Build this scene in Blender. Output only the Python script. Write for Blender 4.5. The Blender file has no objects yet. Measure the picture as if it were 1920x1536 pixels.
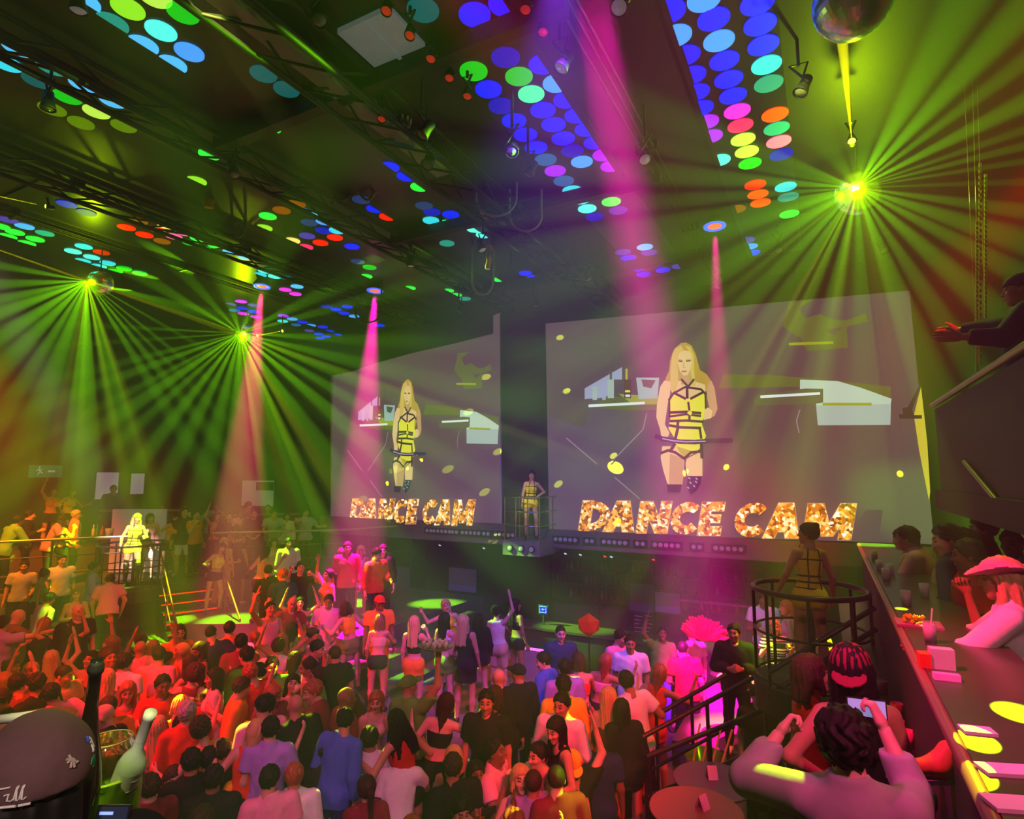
import bpy, bmesh, math, random
import numpy as np
from mathutils import Vector, Matrix
S=bpy.context.scene; COL=S.collection
# ---------------------------------------------------------------- light levels
PB1,GL1=21000,200
PB2,GL2=33000,60
PB3,GL3=46000,80
PM=150000; PP=260000
WASH=[ # position, aim, cone angle, power, colour (lamps hang outside the frame, at both sides and behind the viewer)
 (-9.5,.6,8.6,-7.7,4.8,1,30,8500,'RED'),(-13,1.2,8.6,-8.6,9.0,1,24,13000,'RED'),(2.7,1.6,8.7,-3.4,7.2,1,20,6200,'RED'),
 (2.9,8.6,8.8,-2.6,9.6,1,28,5200,'RED'),(2.6,3.2,8.7,-3.5,16.5,1.4,24,5000,'RED'),(2.6,.6,8.7,-.7,3.1,2.2,24,600,'RED'),(-7,.4,8.6,-11,6,1,40,3600,'RED'),(-2.4,2.2,8.5,1.0,4.6,3.1,20,3000,'RED'),
 (2.2,-.5,8.7,-3.5,5.5,1,36,1500,'PINK'),(-6,-.5,8.7,-6.6,6,1,36,1300,'PINK'),(-2.2,2.0,8.6,1.1,3.6,3.7,30,2300,'PINK'),(1.8,1.5,8.9,-8.6,9.2,1,15,6500,'PINK'),
 (-2,-1.5,8.5,-4.2,6,.8,50,430,'WARM'),(-8,-.5,8.8,-13,9,1.5,64,420,'WARM'),(2.4,-1,8.5,.2,3.5,3,60,520,'WARM'),(.9,-1.6,6.2,-1.7,.9,3.65,25,400,'FLASH'),  # last entry: unseen fill lamp added to light the near cap
 (-7,1.2,8.9,-15.1,8.5,2.95,6.0,52000,'WHITE'),(-4.5,2.5,8.9,-6.9,13.3,4,7,9000,'LIMEW'),
 (-14.2,4.3,8.6,-16.6,6.2,4.6,40,10000,'ORANGE'),(0,.2,7.0,-1.88,.97,3.62,7,850,'LIME'),  # last entry: unseen lime spot added to brighten the ice bucket
]
WC={'RED':(1,.008,0),'PINK':(1,.02,.34),'WARM':(1,.42,.42),'WHITE':(1,.85,.62),'LIMEW':(.9,.95,.15),'ORANGE':(1,.16,0),'FLASH':(1,.72,.6),'LIME':(.85,1,.25)}
WASH=[(*w[:8],WC[w[8]]) for w in WASH]
HAZE=.0095
# ---------------------------------------------------------------- camera (f in pixels of a 1920x1536 frame)
F=1100.0; CZ=4.6; HOR=890.0; CEIL=9.1
cam=bpy.data.cameras.new('camera'); co=bpy.data.objects.new('camera',cam); COL.objects.link(co)
cam.sensor_width=36; cam.lens=F/1920*36; cam.clip_start=.05
PIT=math.atan((HOR-768)/F); YAW=math.atan(586/math.hypot(F,HOR-768))
co.location=(0,0,CZ); co.rotation_euler=(math.pi/2+PIT,0,YAW); S.camera=co
CM=co.rotation_euler.to_matrix(); CP=Vector((0,0,CZ))
def ray(x,y): return CM@Vector((x-960,768-y,-F))
def atz(x,y,z): d=ray(x,y); return CP+d*((z-CZ)/d.z)
def aty(x,y,Y): d=ray(x,y); return CP+d*(Y/d.y)
def atx(x,y,X): d=ray(x,y); return CP+d*(X/d.x)
def atd(x,y,D): return CP+ray(x,y)*(D/F)
def proj(p):
    v=CM.transposed()@(Vector(p)-CP); return (960+F*v.x/-v.z,768-F*v.y/-v.z,-v.z)
# ---------------------------------------------------------------- exposure, world, integrator
S.view_settings.view_transform='Standard'; S.view_settings.look='None'; S.view_settings.gamma=1; S.view_settings.use_curve_mapping=False
S.view_settings.exposure=0.0
CY=S.cycles; CY.volume_bounces=0; CY.max_bounces=5; CY.diffuse_bounces=2; CY.glossy_bounces=3; CY.transmission_bounces=5; CY.transparent_max_bounces=12
CY.use_light_tree=True; CY.sample_clamp_indirect=4; CY.caustics_reflective=False; CY.caustics_refractive=False
W=bpy.data.worlds.new('night'); S.world=W; W.use_nodes=True; W.node_tree.nodes['Background'].inputs[0].default_value=(.02,.015,.02,1); W.node_tree.nodes['Background'].inputs[1].default_value=.0
RND=random.Random(7)
# ---------------------------------------------------------------- lights
def lamp(kind,p,c,pw,name='stage_light',r=0.0,t=None,ang=10,blend=.4):
    L=bpy.data.lights.new(name,kind); L.energy=pw; L.color=c; L.shadow_soft_size=r
    o=bpy.data.objects.new(name,L); COL.objects.link(o); o.location=p
    if kind=='SPOT':
        L.spot_size=math.radians(ang); L.spot_blend=blend; o.rotation_euler=(Vector(t)-Vector(p)).to_track_quat('-Z','Y').to_euler()
    return o
LIME=(.26,1,.0)
def burst(px,py,D,pw,beams,glow,tint=LIME):
    """Reflected beams of one mirror ball; a beam = (target pixel x, y, target distance, full angle, strength)"""
    p=atd(px,py,D)
    for (x,y,d,w,s) in beams:
        c=tint if len(tint)==3 else tint
        lamp('SPOT',p,c,pw*s,'mirror_ball_beam',0.0,atd(x,y,d),w,.8 if w>4 else .5)
    lamp('POINT',p,(.6,1,.0),glow,'mirror_ball_glow',.05)  # point light added at the ball for the glow around it
def fan(px,py,D,angs):
    out=[]
    for (a,w,s,dz) in angs: # a: direction on the picture in degrees (0 right, 90 up); dz: leaning to (-) or away from (+) the viewer
        r=800
        out.append((px+r*math.cos(math.radians(a)),py-r*math.sin(math.radians(a)),D*(1+dz),w,s))
    return out
B1=(1607,352,7.4); B2=(163,527,11.2); B3=(450,625,15.1)
def rays(px,py,D,L,dup=0): return fan(px,py,D,L)
burst(*B1,PB1,rays(*B1,[(176,8,.9,-.1),(184,5,.9,-.2),(191,6,1.1,-.22),(198,9,1.2,-.25),(205,5,1,-.2),(211,9,1.2,-.28),(219,5,.9,-.25),(226,8,1,-.28),(236,8,.9,-.25),(246,7,.8,-.2),(258,11,.9,.15),(272,12,.9,.2),(290,14,1.,.1),(303,9,.9,0),(318,11,1,.1),(332,9,1,.0),(342,10,1,.1),(352,7,1,-.05),(2,3,1,.05),(9,3.2,1.3,-.1),(14,4,1.4,-.1),(19,4.5,1.3,-.1),(27,9,1.5,-.15),(37,8,1,-.3),(47,11,1.1,-.4),(60,13,.8,-.45),(78,10,.3,-.6),(95,7,.22,-.7),(125,8,.2,-.7),(160,9,.5,-.3),(168,6,.7,-.2)]),GL1)
burst(*B2,PB2,rays(*B2,[(170,8,.9,-.1),(182,9,1,.0),(192,9,1.2,0),(200,10,1.6,.05),(213,12,1.2,0),(225,12,1.1,.05),(238,9,1.1,.05),(250,14,.9,.05),(268,13,1.5,.0),(285,9,.9,.05),(302,6,1,0),(309,5,1.2,.05),(315,3,1.1,.1),(321,3,1,0),(330,3,.8,.05),(345,7,.6,0),(280,5,.9,-.05)]),GL2)
burst(*B3,PB3,rays(*B3,[(177,3,1.2,0),(184,3,1,.0),(194,5,.9,.0),(200,6,1.2,0),(208,5,1.1,.0),(214,8,1.2,0),(222,6,1.1,.0),(232,8,1.1,-.08),(243,9,.8,-.1),(256,11,.6,-.16),(268,13,.65,-.16),(281,9,.8,-.1),(292,10,1.1,.0),(306,9,1,.0),(319,8,1.2,-.1),(329,6,1.1,-.18),(338,6,1,-.25),(346,6,.8,-.3),(357,5,.7,-.33),(26,7,.4,-.4),(15,4,.6,-.4),(64,5,.3,-.75),(108,5,.3,-.75),(133,8,.25,-.5),(150,9,.5,-.35),(160,4,.8,-.15)]),GL3)
# single facets of the balls throw small lime patches over guests, screens and counter
PATCH=[(1,1052,632,15.3,1.3),(1,1130,877,15,.8),(1,1050,905,14.9,1),(1,1360,880,13.2,.7),(1,1285,886,13.5,.5),(1,1060,735,15.2,.6),(1,1140,1003,14.5,.9),(1,930,850,16,1.1),(1,900,930,16.2,.8),(1,875,975,16.2,.9),(1,888,767,16.2,.8),(1,915,705,16.2,.5),(1,840,880,16.6,.8),(1,690,930,17.6,.9),(1,760,870,17,.5),(3,735,855,17,.5),(3,780,855,17,.5),(3,700,880,17.3,.5),(1,1690,905,11.8,1.3),
 (3,740,1274,9.7,3),(2,205,1130,11.8,1.8),(2,75,1210,8.5,2.2),(2,385,1250,9,2.4),(2,20,1250,7.6,3),(2,130,1290,7.4,2.2),(2,300,1290,7.6,2),(2,335,1400,6.6,2),(2,470,1420,6.3,2.2),(3,630,1230,10,2.6),(3,780,1200,10,2.4),(3,850,1290,10,2.6),(3,500,1290,8.6,2),(3,575,1450,6.0,1.8),(3,690,1440,6.0,2.2),(3,745,1300,8.6,2.2),(3,910,1380,7,2),(3,640,1160,13,2.4),(1,990,950,14,3.4),(1,1205,1310,8.6,2.2),(1,1020,1410,6.6,2.6),(1,1060,1310,8.2,2.4),(1,1150,1340,7.6,1.6),(1,1090,1455,5.2,2),(1,980,1450,5.3,2.2),(1,1440,1190,10,2.8),(1,1545,1220,8,2.6),(1,1430,1440,2.3,2.4),(1,1730,1165,3.9,1.2),(1,1830,1080,3,1.6),(1,1690,1140,4.4,.9),(1,1815,1430,2,1.2),(1,1820,1335,2.3,1.2),(1,440,1290,8,2.6),(3,840,1225,10,2.2),(3,560,1330,7.8,2)]
for (b,x,y,d,w) in PATCH:
    src=(None,B1,B2,B3)[b]; w=w*(.36 if y<1010 else 1); lamp('SPOT',atd(*src),(.72,1,.0) if b!=1 or y<1100 else (.6,1,0),(20000 if b==1 else 34000)*(2.2/w)**.35*(.75 if y<1010 else 1),'mirror_ball_beam',0.0,atd(x,y,d),w,.25)
# magenta LED spots (fixtures on the ceiling)
MAGS=[((1105,-60),9.0,None,10,PM*1.15,(1,.0,.45)),((1340,424),8.9,None,10,PM*.4,(1,.0,.30)),((703,545),8.9,None,15,PM*.9,(1,.0,.34)),((491,537),8.9,None,14,PM*.8,(1,.03,.15))]
MAGS=[(q,z,tuple(atz(*q,z)+Vector((0,-.5,-8))),a,pw,c) for (q,z,t,a,pw,c) in MAGS]; MAGS[0]=(*MAGS[0][:2],tuple(atd(1203,520,6.5)),*MAGS[0][3:])
for (q,z,t,a,pw,c) in MAGS:
    p=atz(*q,z); lamp('SPOT',p+Vector((0,0,-.12)),c,pw,'magenta_spot',.2 if q[1]<0 else .05,t,a,.6)
p=atz(1050,-120,8.9); lamp('SPOT',p,(.25,.05,1),PM*.035,'violet_spot',0.0,atd(1040,300,6),60,1)
# narrow pin spots aimed at the mirror balls
PINS=[((1597,263,6.9),(1575,30,4.6),2.2,(1,.95,.0)),((415,581,16.5),(190,535,11.6),1.3,(1,.95,.0)),((528,621,16.5),(470,632,15.4),1.6,(1,.95,.0)),((82,386,9.5),(-160,335,8.3),1.6,(.9,1,.0)),((-140,420,10.5),(163,527,11.2),1.2,(.9,.9,.0))]
for (a,b,w,c) in PINS: lamp('SPOT',atd(*a),c,PP,'pin_spot',0.0,atd(*b),w,.2)
# washes over the crowd, plus the added unseen fills for the near left corner
def wash(p,t,ang,pw,c,blend=.8,r=.12): lamp('SPOT',p,c,pw,'wash_light',r,t,ang,blend)
RED=(1,.012,.0); PINK=(1,.02,.32); VIO=(.62,.06,1); WARM=(1,.42,.30)
for (x,y,z,tx,ty,tz,a,pw,c) in WASH: wash((x,y,z),(tx,ty,tz),a,pw,c)

# unseen pin spots added to make the balls glitter
for (b,src) in ((B1,(-1.2,1.0,8.7)),(B2,(-6.5,.4,8.6)),(B3,(-7.5,1.0,8.6))):
    t=atd(b[0],b[1],b[2]+.4); lamp('SPOT',src,(.85,1,.1),5200,'ball_spot',0.0,t,2.6,.3)
# thin stage haze through the whole hall
wn=W.node_tree; vs=wn.nodes.new('ShaderNodeVolumeScatter'); vs.inputs['Density'].default_value=HAZE; vs.inputs['Anisotropy'].default_value=.15; vs.inputs['Color'].default_value=(.95,.95,.95,1); wn.links.new(vs.outputs[0],wn.nodes['World Output'].inputs['Volume'])
# ---------------------------------------------------------------- figures: signed distance shapes meshed by surface nets
def snet(f, lo, hi, h):
    lo=np.array(lo,np.float64); n=np.maximum(np.ceil((np.array(hi)-lo)/h).astype(int)+1,4)
    ax=[lo[i]+h*np.arange(n[i]) for i in range(3)]
    G=np.stack(np.meshgrid(*ax,indexing='ij'),-1)
    V=f(G.reshape(-1,3).astype(np.float32)).reshape(n).astype(np.float64)
    c=n-1; acc=np.zeros((*c,3)); cnt=np.zeros(c)
    base=np.stack(np.meshgrid(*[np.arange(k) for k in c],indexing='ij'),-1).astype(float)
    cor=[(i,j,k) for i in(0,1) for j in(0,1) for k in(0,1)]
    sl=lambda o:V[o[0]:o[0]+c[0],o[1]:o[1]+c[1],o[2]:o[2]+c[2]]
    for a in cor:
        for d in range(3):
            if a[d]: continue
            b=list(a); b[d]=1; A=sl(a); B=sl(b); m=(A<0)!=(B<0)
            t=np.where(m,A/np.where(m,A-B,1),0)
            for q in range(3): acc[...,q]+=np.where(m,a[q]+(t if q==d else 0),0)
            cnt+=m
    act=cnt>0; idx=np.full(c,-1,int); idx[act]=np.arange(act.sum())
    P=(base[act]+acc[act]/cnt[act][:,None])*h+lo
    F=[]
    for d in range(3):
        u,v=[(1,2),(2,0),(0,1)][d]
        s=[slice(1,k) for k in c]; s[d]=slice(0,c[d]); A=V[tuple(s)]
        s2=list(s); s2[d]=slice(1,c[d]+1); B=V[tuple(s2)]
        w=np.argwhere((A<0)!=(B<0))
        if len(w)==0: continue
        sg=A[tuple(w.T)]<0
        o=w.copy(); o[:,u]+=1; o[:,v]+=1
        def I(du,dv):
            q=o.copy(); q[:,u]+=du; q[:,v]+=dv; return idx[tuple(q.T)]
        Q=np.stack([I(-1,-1),I(0,-1),I(0,0),I(-1,0)],1); Q[~sg]=Q[~sg][:,::-1]; F.append(Q)
    return P,np.concatenate(F)
def cap(p,a,b,ra,rb,fl=None):
    a=np.asarray(a,np.float32); ba=np.asarray(b,np.float32)-a; pa=p-a
    t=np.clip(pa@ba/max(float(ba@ba),1e-9),0,1)
    d=pa-t[:,None]*ba
    if fl is not None:  # flattened along axis fl[0] by factor fl[1]
        ax=np.asarray(fl[0],np.float32); q=d@ax; d=d+np.outer(q*(fl[1]-1),ax)
    return np.sqrt((d*d).sum(1))-(ra+t*(rb-ra))
def ell(p,c,r):
    r=np.asarray(r,np.float32); q=(p-np.asarray(c,np.float32))/r; k=np.sqrt((q*q).sum(1))
    return (k-1)*float(r.min())*np.where(k>1.5,1.0,1.0)
def smin(a,b,k):
    h=np.clip(.5+.5*(b-a)/k,0,1); return b+(a-b)*h-k*h*(1-h)
def uni(l,k):
    d=l[0]
    for x in l[1:]: d=smin(d,x,k)
    return d
def rotm(x=0,y=0,z=0):
    from mathutils import Euler
    return np.array(Euler((math.radians(x),math.radians(y),math.radians(z))).to_matrix())
def unit(v): v=np.asarray(v,float); return v/np.linalg.norm(v)
# ---- head (origin at its centre, face towards -Y) and hand (wrist at origin, fingers along +X, thumb towards +Y, palm -Z)
def head_sdf(p,fem):
    q=p.copy(); q[:,0]=np.abs(q[:,0])
    l=[ell(p,(0,.014,.03),(.076,.096,.088)),ell(p,(0,-.03,-.028),(.058 if fem else .063,.066,.084)),
       cap(p,(0,-.05,-.088),(0,-.072,-.098),.026 if fem else .033,.02)]
    d=uni(l,.03)
    d=smin(d,cap(p,(0,.018,-.06),(0,.028,-.17),.049 if fem else .058,.052 if fem else .064),.03)
    d=-smin(-d,-(-ell(q,(.031,-.1,.012),(.021,.02,.015))),.012)
    d=smin(d,cap(q,(.012,-.09,.034),(.042,-.08,.034),.008,.006),.014)
    d=smin(d,cap(p,(0,-.092,.018),(0,-.113,-.024),.007,.0115),.012)
    d=smin(d,ell(q,(.013,-.1,-.028),(.009,.01,.008)),.008)
    d=smin(d,ell(q,(.04,-.07,-.02),(.022,.02,.018)),.02)
    d=np.minimum(d,ell(q,(.03,-.082,.011),(.0135,.012,.011)))
    d=smin(d,cap(q,(0,-.099,-.053),(.02,-.09,-.055),.0065,.003),.006)
    d=smin(d,cap(q,(0,-.098,-.065),(.016,-.09,-.063),.0075,.003),.006)
    d=smin(d,ell(q,(.079,.012,-.004),(.009,.02,.031)),.01)
    return d
def head_mesh(fem,h=.0085):
    P,F=snet(lambda p:head_sdf(p,fem),(-.1,-.13,-.185),(.1,.125,.13),h)
    c=P[F].mean(1); ax=np.abs(c[:,0]); m=np.zeros(len(F),int)
    fr=c[:,1]<-.06
    m[fr&(((ax-.03)/.0165)**2+((c[:,2]-.011)/.0085)**2<1)]=1
    m[fr&(ax<.023)&(np.abs(c[:,2]+.0585)<.0105)&(c[:,1]<-.086)]=2
    m[fr&(ax>.013)&(ax<.047)&(np.abs(c[:,2]-.037-(.004*np.sin(ax*60)))<.0055)]=3
    return P,F,m
HANDS={'r':(.35,.45,.4),'g':(1.0,1.25,.8),'o':(.06,.08,.05),'p':(1.35,1.5,1.0)}
def hand_mesh(kind,h=.0062):
    c1,c2,c3=HANDS[kind]; ch=[]
    for y,L,b in ((.034,.07,.086),(.012,.079,.09),(-.011,.073,.087),(-.032,.056,.08)):
        p=np.array([b,y,0.]); a=0; pts=[p]
        for k,fr in ((c1,.42),(c2,.32),(c3,.26)):
            a+=k; p=p+L*fr*np.array([math.cos(a),y*.25*(1 if kind in'ro' else .1),-math.sin(a)]); pts.append(p)
        ch.append(pts)
    th=[np.array([.022,.026,-.006]),np.array([.055,.058,-.014 if kind in 'ro' else -.03]),np.array([.084,.07,-.022]) if kind in 'ro' else np.array([.08,.045,-.058])]
    def f(p):
        l=[cap(p,(-.035,0,0),(.02,0,0),.026,.028,((0,0,1),1.25))]
        for y,b in ((.03,.08),(.011,.086),(-.011,.083),(-.03,.076)): l.append(cap(p,(.012,y*.7,0),(b,y,0),.0155,.0125))
        l.append(cap(p,(.02,.02,-.004),(.05,.048,-.012),.018,.014))
        d=uni(l,.012)
        for pts in ch:
            g=uni([cap(p,pts[i],pts[i+1],.0098-.0008*i,.009-.0008*i) for i in range(3)],.003); d=smin(d,g,.005)
        g=uni([cap(p,th[0],th[1],.0135,.0115),cap(p,th[1],th[2],.0115,.0095)],.004)
        return smin(d,g,.007)
    return snet(f,(-.065,-.06,-.1),(.19,.1,.045),h)
CACHE={}
def memo(k,fn):
    if k not in CACHE: CACHE[k]=fn()
    return CACHE[k]
DN=(0,0,-1)
def PZ(lean=(0,0,0),aL=((.18,.05,-1),(.1,-.25,-1)),aR=((-.18,.05,-1),(-.1,-.25,-1)),lL=((.07,-.03,-1),(.0,.05,-1)),lR=((-.07,-.03,-1),(0,.05,-1)),hd=(0,0,0),h='rr'):
    return dict(lean=lean,aL=aL,aR=aR,lL=lL,lR=lR,hd=hd,h=h)
POSES={
 'idle':PZ(hd=(4,0,8)),
 'shift':PZ(lean=(2,4,8),aL=((.3,.1,-1),(-.35,-.7,-.5)),lL=((.12,-.12,-1),(.0,.22,-1)),hd=(6,-4,-18)),
 'drink':PZ(lean=(2,0,-6),aR=((-.3,-.15,-1),(.25,-1,.55)),hd=(2,0,10),h='rg'),
 'sip':PZ(lean=(-2,0,0),aR=((-.55,-.45,-.8),(.55,-.35,1)),hd=(-6,0,0),h='rg'),
 'phone':PZ(lean=(-2,0,0),aL=((.35,-.6,-.75),(-.35,-.75,.75)),aR=((-.35,-.6,-.75),(.35,-.75,.75)),hd=(-4,0,0),h='gg'),
 'up1':PZ(lean=(-2,5,8),aR=((-.6,-.2,.7),(.15,-.15,1)),aL=((.3,.0,-1),(-.1,-.8,-.4)),hd=(-8,0,-10),h='ro'),
 'up2':PZ(lean=(-4,0,0),aR=((-.75,-.1,.6),(.35,-.2,1)),aL=((.75,-.1,.6),(-.35,-.2,1)),hd=(-10,0,5),h='oo'),
 'dance':PZ(lean=(6,8,12),aL=((.7,.0,-.6),(.1,-.9,.35)),aR=((-.5,.25,-.8),(-.3,-.9,.1)),lL=((.16,-.22,-1),(.02,.3,-1)),lR=((-.14,-.02,-1),(-.04,.08,-1)),hd=(8,5,-15),h='rp'),
 'sway':PZ(lean=(3,-9,-15),aL=((.45,.3,-.8),(.3,-.7,.6)),aR=((-.8,-.1,-.2),(-.2,-.4,.9)),lL=((.1,.02,-1),(.05,.05,-1)),lR=((-.18,-.2,-1),(.05,.28,-1)),hd=(0,-8,22),h='or'),
 'talk':PZ(lean=(10,-3,14),aL=((.25,-.1,-1),(-.2,-.9,-.1)),hd=(8,6,25)),
 'hip':PZ(lean=(-2,3,0),aL=((.75,.25,-.75),(-.75,-.25,-.55)),aR=((-.2,.05,-1),(-.05,-.3,-1)),lL=((.12,-.05,-1),(.02,.05,-1)),hd=(0,0,-20)),
 'reach':PZ(lean=(14,0,0),aR=((-.35,-.75,-.6),(.0,-1,-.05)),aL=((.25,-.1,-1),(.0,-.6,-.8)),hd=(6,0,0),h='rr'),
 'rail':PZ(lean=(22,0,0),aL=((.3,-.75,-.7),(-.55,-.75,-.2)),aR=((-.3,-.75,-.7),(.55,-.75,-.2)),lL=((.08,-.1,-1),(.0,.15,-1)),hd=(-12,0,0)),
 'bend':PZ(lean=(42,0,10),aL=((.3,-.5,-.8),(-.1,-.8,-.5)),aR=((-.4,-.3,-.9),(.2,-.7,-.6)),lL=((.12,-.3,-1),(.0,.4,-1)),lR=((-.1,-.2,-1),(0,.3,-1)),hd=(-10,0,15)),
 'cross':PZ(aL=((.3,.0,-1),(-.8,-.75,.15)),aR=((-.3,.0,-1),(.8,-.75,.1)),hd=(2,0,-12),h='pp'),
 'tray':PZ(lean=(0,6,0),aR=((-.62,-.2,.75),(-.05,-.15,1)),aL=((.3,-.1,-1),(0,-.8,-.3)),hd=(4,0,-12),h='ro'),
 'cage':PZ(lean=(0,4,10),aR=((-.35,.15,-1),(-.12,-.55,-.75)),aL=((.45,.1,-.85),(-.35,-.95,.05)),lL=((.12,-.28,-1),(.0,.3,-1)),lR=((-.06,.02,-1),(0,.03,-1)),hd=(0,0,14),h='gr'),
 'grip':PZ(lean=(3,-4,10),aR=((-.4,.1,-1),(-.2,-.35,-.9)),aL=((.4,-.1,-.95),(.1,-.55,-.8)),lL=((.1,-.05,-1),(0,.08,-1)),hd=(0,0,42),h='gg'),
 'point':PZ(lean=(-2,0,10),aR=((-.75,-.65,.05),(-.5,-.85,.1)),aL=((.4,-.5,-.7),(.1,-1,.1)),hd=(4,0,0),h='oo'),
 'selfie':PZ(lean=(4,0,-14),aL=((.55,-.5,.15),(-.2,-.55,.8)),aR=((-.45,-.6,.05),(.15,-.6,.75)),hd=(-4,0,6),h='gg'),
 'snap':PZ(lean=(4,4,-10),aL=((.85,-.5,-.1),(-.5,-.5,.62)),aR=((-.1,-.85,-.1),(.3,-.25,.9)),hd=(2,0,14),h='gg'),
 'fist':PZ(lean=(6,0,10),aR=((-.3,-.75,-.6),(-.05,-.1,1)),aL=((.3,-.7,-.6),(-.2,-1,-.1)),hd=(4,0,10),h='rp'),
}
def rig(sex,pk):
    def mk():
        po=POSES[pk]; f=sex=='f'; PV=np.array([0,0,.95]); R=rotm(po['lean'][0],po['lean'][1],po['lean'][2])
        T=lambda v:R@(np.array(v,float)-PV)+PV
        sw,hw=(.155,.088) if f else (.185,.085)
        J=dict(R=R,PV=PV,T=T,neck=T((0,.02,1.475)))
        hc=T((0,-.005,1.63)); HR=R@rotm(*po['hd']) ; J['hc']=hc; J['HR']=HR
        for s,sg in (('L',1),('R',-1)):
            sh=T((sg*sw,.012,1.415)); u,fo=po['a'+s]; u=R@unit(u); fo=R@unit(fo); e=sh+u*.285; w=e+fo*.25
            J['sh'+s],J['el'+s],J['wr'+s],J['fo'+s]=sh,e,w,fo
            hp=np.array([sg*hw,0,.92]); t,sn=po['l'+s]; k=hp+unit(t)*.43; a=k+unit(sn)*.42
            J['hp'+s],J['kn'+s],J['an'+s]=hp,k,a
            z=-fo; n=R@np.array([-sg,-.3,0.]); n=n-fo*(n@fo)
            if np.linalg.norm(n)<.2: n=R@np.array([0,-1.,-.2]); n=n-fo*(n@fo)
            n=unit(n)           # palm faces n ; local -Z = n
            zz=-n; yy=np.cross(zz,fo); flip=1
            want=R@np.array([0,-1,.5])
            if yy@want<0: yy=-yy; flip=-1
            J['HM'+s]=np.stack([fo,yy,zz],1); J['flip'+s]=flip
        dz=min(J['anL'][2],J['anR'][2])-.085; J['dz']=dz
        return J
    return memo(('rig',sex,pk),mk)
def limbs(p,J,f,s,inf=0,part='all'):
    g=.92 if f else 1.08; l=[]
    if part in('all','arm'):
        l+=[cap(p,J['sh'+s],J['el'+s],.052*g+inf,.040*g+inf),cap(p,J['el'+s],J['wr'+s],.040*g+inf,.026*g+inf)]
    return l
def torso(p,J,f,inf=0):
    q=((p-J['PV'].astype(np.float32))@J['R'].astype(np.float32)+J['PV'].astype(np.float32))
    if f: l=[ell(q,(0,.005,1.3),(.142+inf,.092+inf,.17+inf)),ell(q,(0,.0,1.1),(.115+inf,.083+inf,.16+inf)),ell(q,(.062,-.075,1.275),(.058+inf,.056+inf,.06+inf)),ell(q,(-.062,-.075,1.275),(.058+inf,.056+inf,.06+inf))]
    else: l=[ell(q,(0,.0,1.3),(.172+inf,.112+inf,.19+inf)),ell(q,(0,-.005,1.1),(.145+inf,.106+inf,.17+inf))]
    l.append(cap(q,(-.1 if f else -.12,.012,1.415),(.1 if f else .12,.012,1.415),.052+inf,.052+inf))
    l.append(cap(q,(0,.02,1.42),(0,.022,1.5),.062+inf,.05+inf))
    pe=ell(p,(0,.005,.95),((.168 if f else .158)+inf,.112+inf,.135+inf)); l.append(pe)
    if f:
        l+= [ell(p,(.075,.055,.9),(.09+inf,.085+inf,.1+inf)),ell(p,(-.075,.055,.9),(.09+inf,.085+inf,.1+inf))]
    return uni(l,.045),q
def legs(p,J,f,s,inf=0,cut=2):
    g=.97 if f else 1.0
    h,k,a=J['hp'+s],J['kn'+s],J['an'+s]
    c=k+(a-k)*.35+np.array([0,.014,0]); l=[cap(p,h,k,.088*g+inf,.052*g+inf),cap(p,k,c,.05*g+inf,.053*g+inf),cap(p,c,a,.053*g+inf,.036*g+inf)]
    return uni(l,.03)
def foot(p,J,s,inf=0):
    a=J['an'+s]; o=.03*(1 if s=='L' else -1)
    return uni([cap(p,a+(0,.03,-.035),a+(o,-.09,-.052),.038+inf,.034+inf),cap(p,a+(o,-.09,-.052),a+(o*1.3,-.15,-.058),.034+inf,.025+inf),cap(p,a,a+(0,.01,-.04),.037+inf,.038+inf)],.03)
def bbox(J,pad=.17):
    k=[J[n] for n in J if n[:2] in('sh','el','wr','hp','kn','an','hc')]; k=np.array(k); lo=k.min(0)-pad; hi=k.max(0)+pad; lo[2]=min(J['anL'][2],J['anR'][2])-.11; return lo,hi
def build(parts,mats_per=None):
    V=[];F=[];M=[];o=0
    for P,Q,m in parts:
        V.append(P);F.append(Q+o);M.append(m if m is not None else np.zeros(len(Q),int)); o+=len(P)
    return np.concatenate(V),np.concatenate(F),np.concatenate(M)
def to_mesh(name,V,F,M,nm,off):
    me=bpy.data.meshes.new(name); me.vertices.add(len(V)); me.vertices.foreach_set('co',(V-np.array([0,0,off])).astype(np.float32).ravel())
    me.loops.add(len(F)*4); me.loops.foreach_set('vertex_index',F.astype(np.int32).ravel())
    me.polygons.add(len(F)); me.polygons.foreach_set('loop_start',np.arange(0,len(F)*4,4,dtype=np.int32)); me.polygons.foreach_set('loop_total',np.full(len(F),4,np.int32))
    for _ in range(nm): me.materials.append(None)
    me.polygons.foreach_set('material_index',M.astype(np.int32)); me.polygons.foreach_set('use_smooth',np.ones(len(F),bool)); me.update(calc_edges=True); me.validate(); return me
HS={'m':.0,'f':.0}
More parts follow.
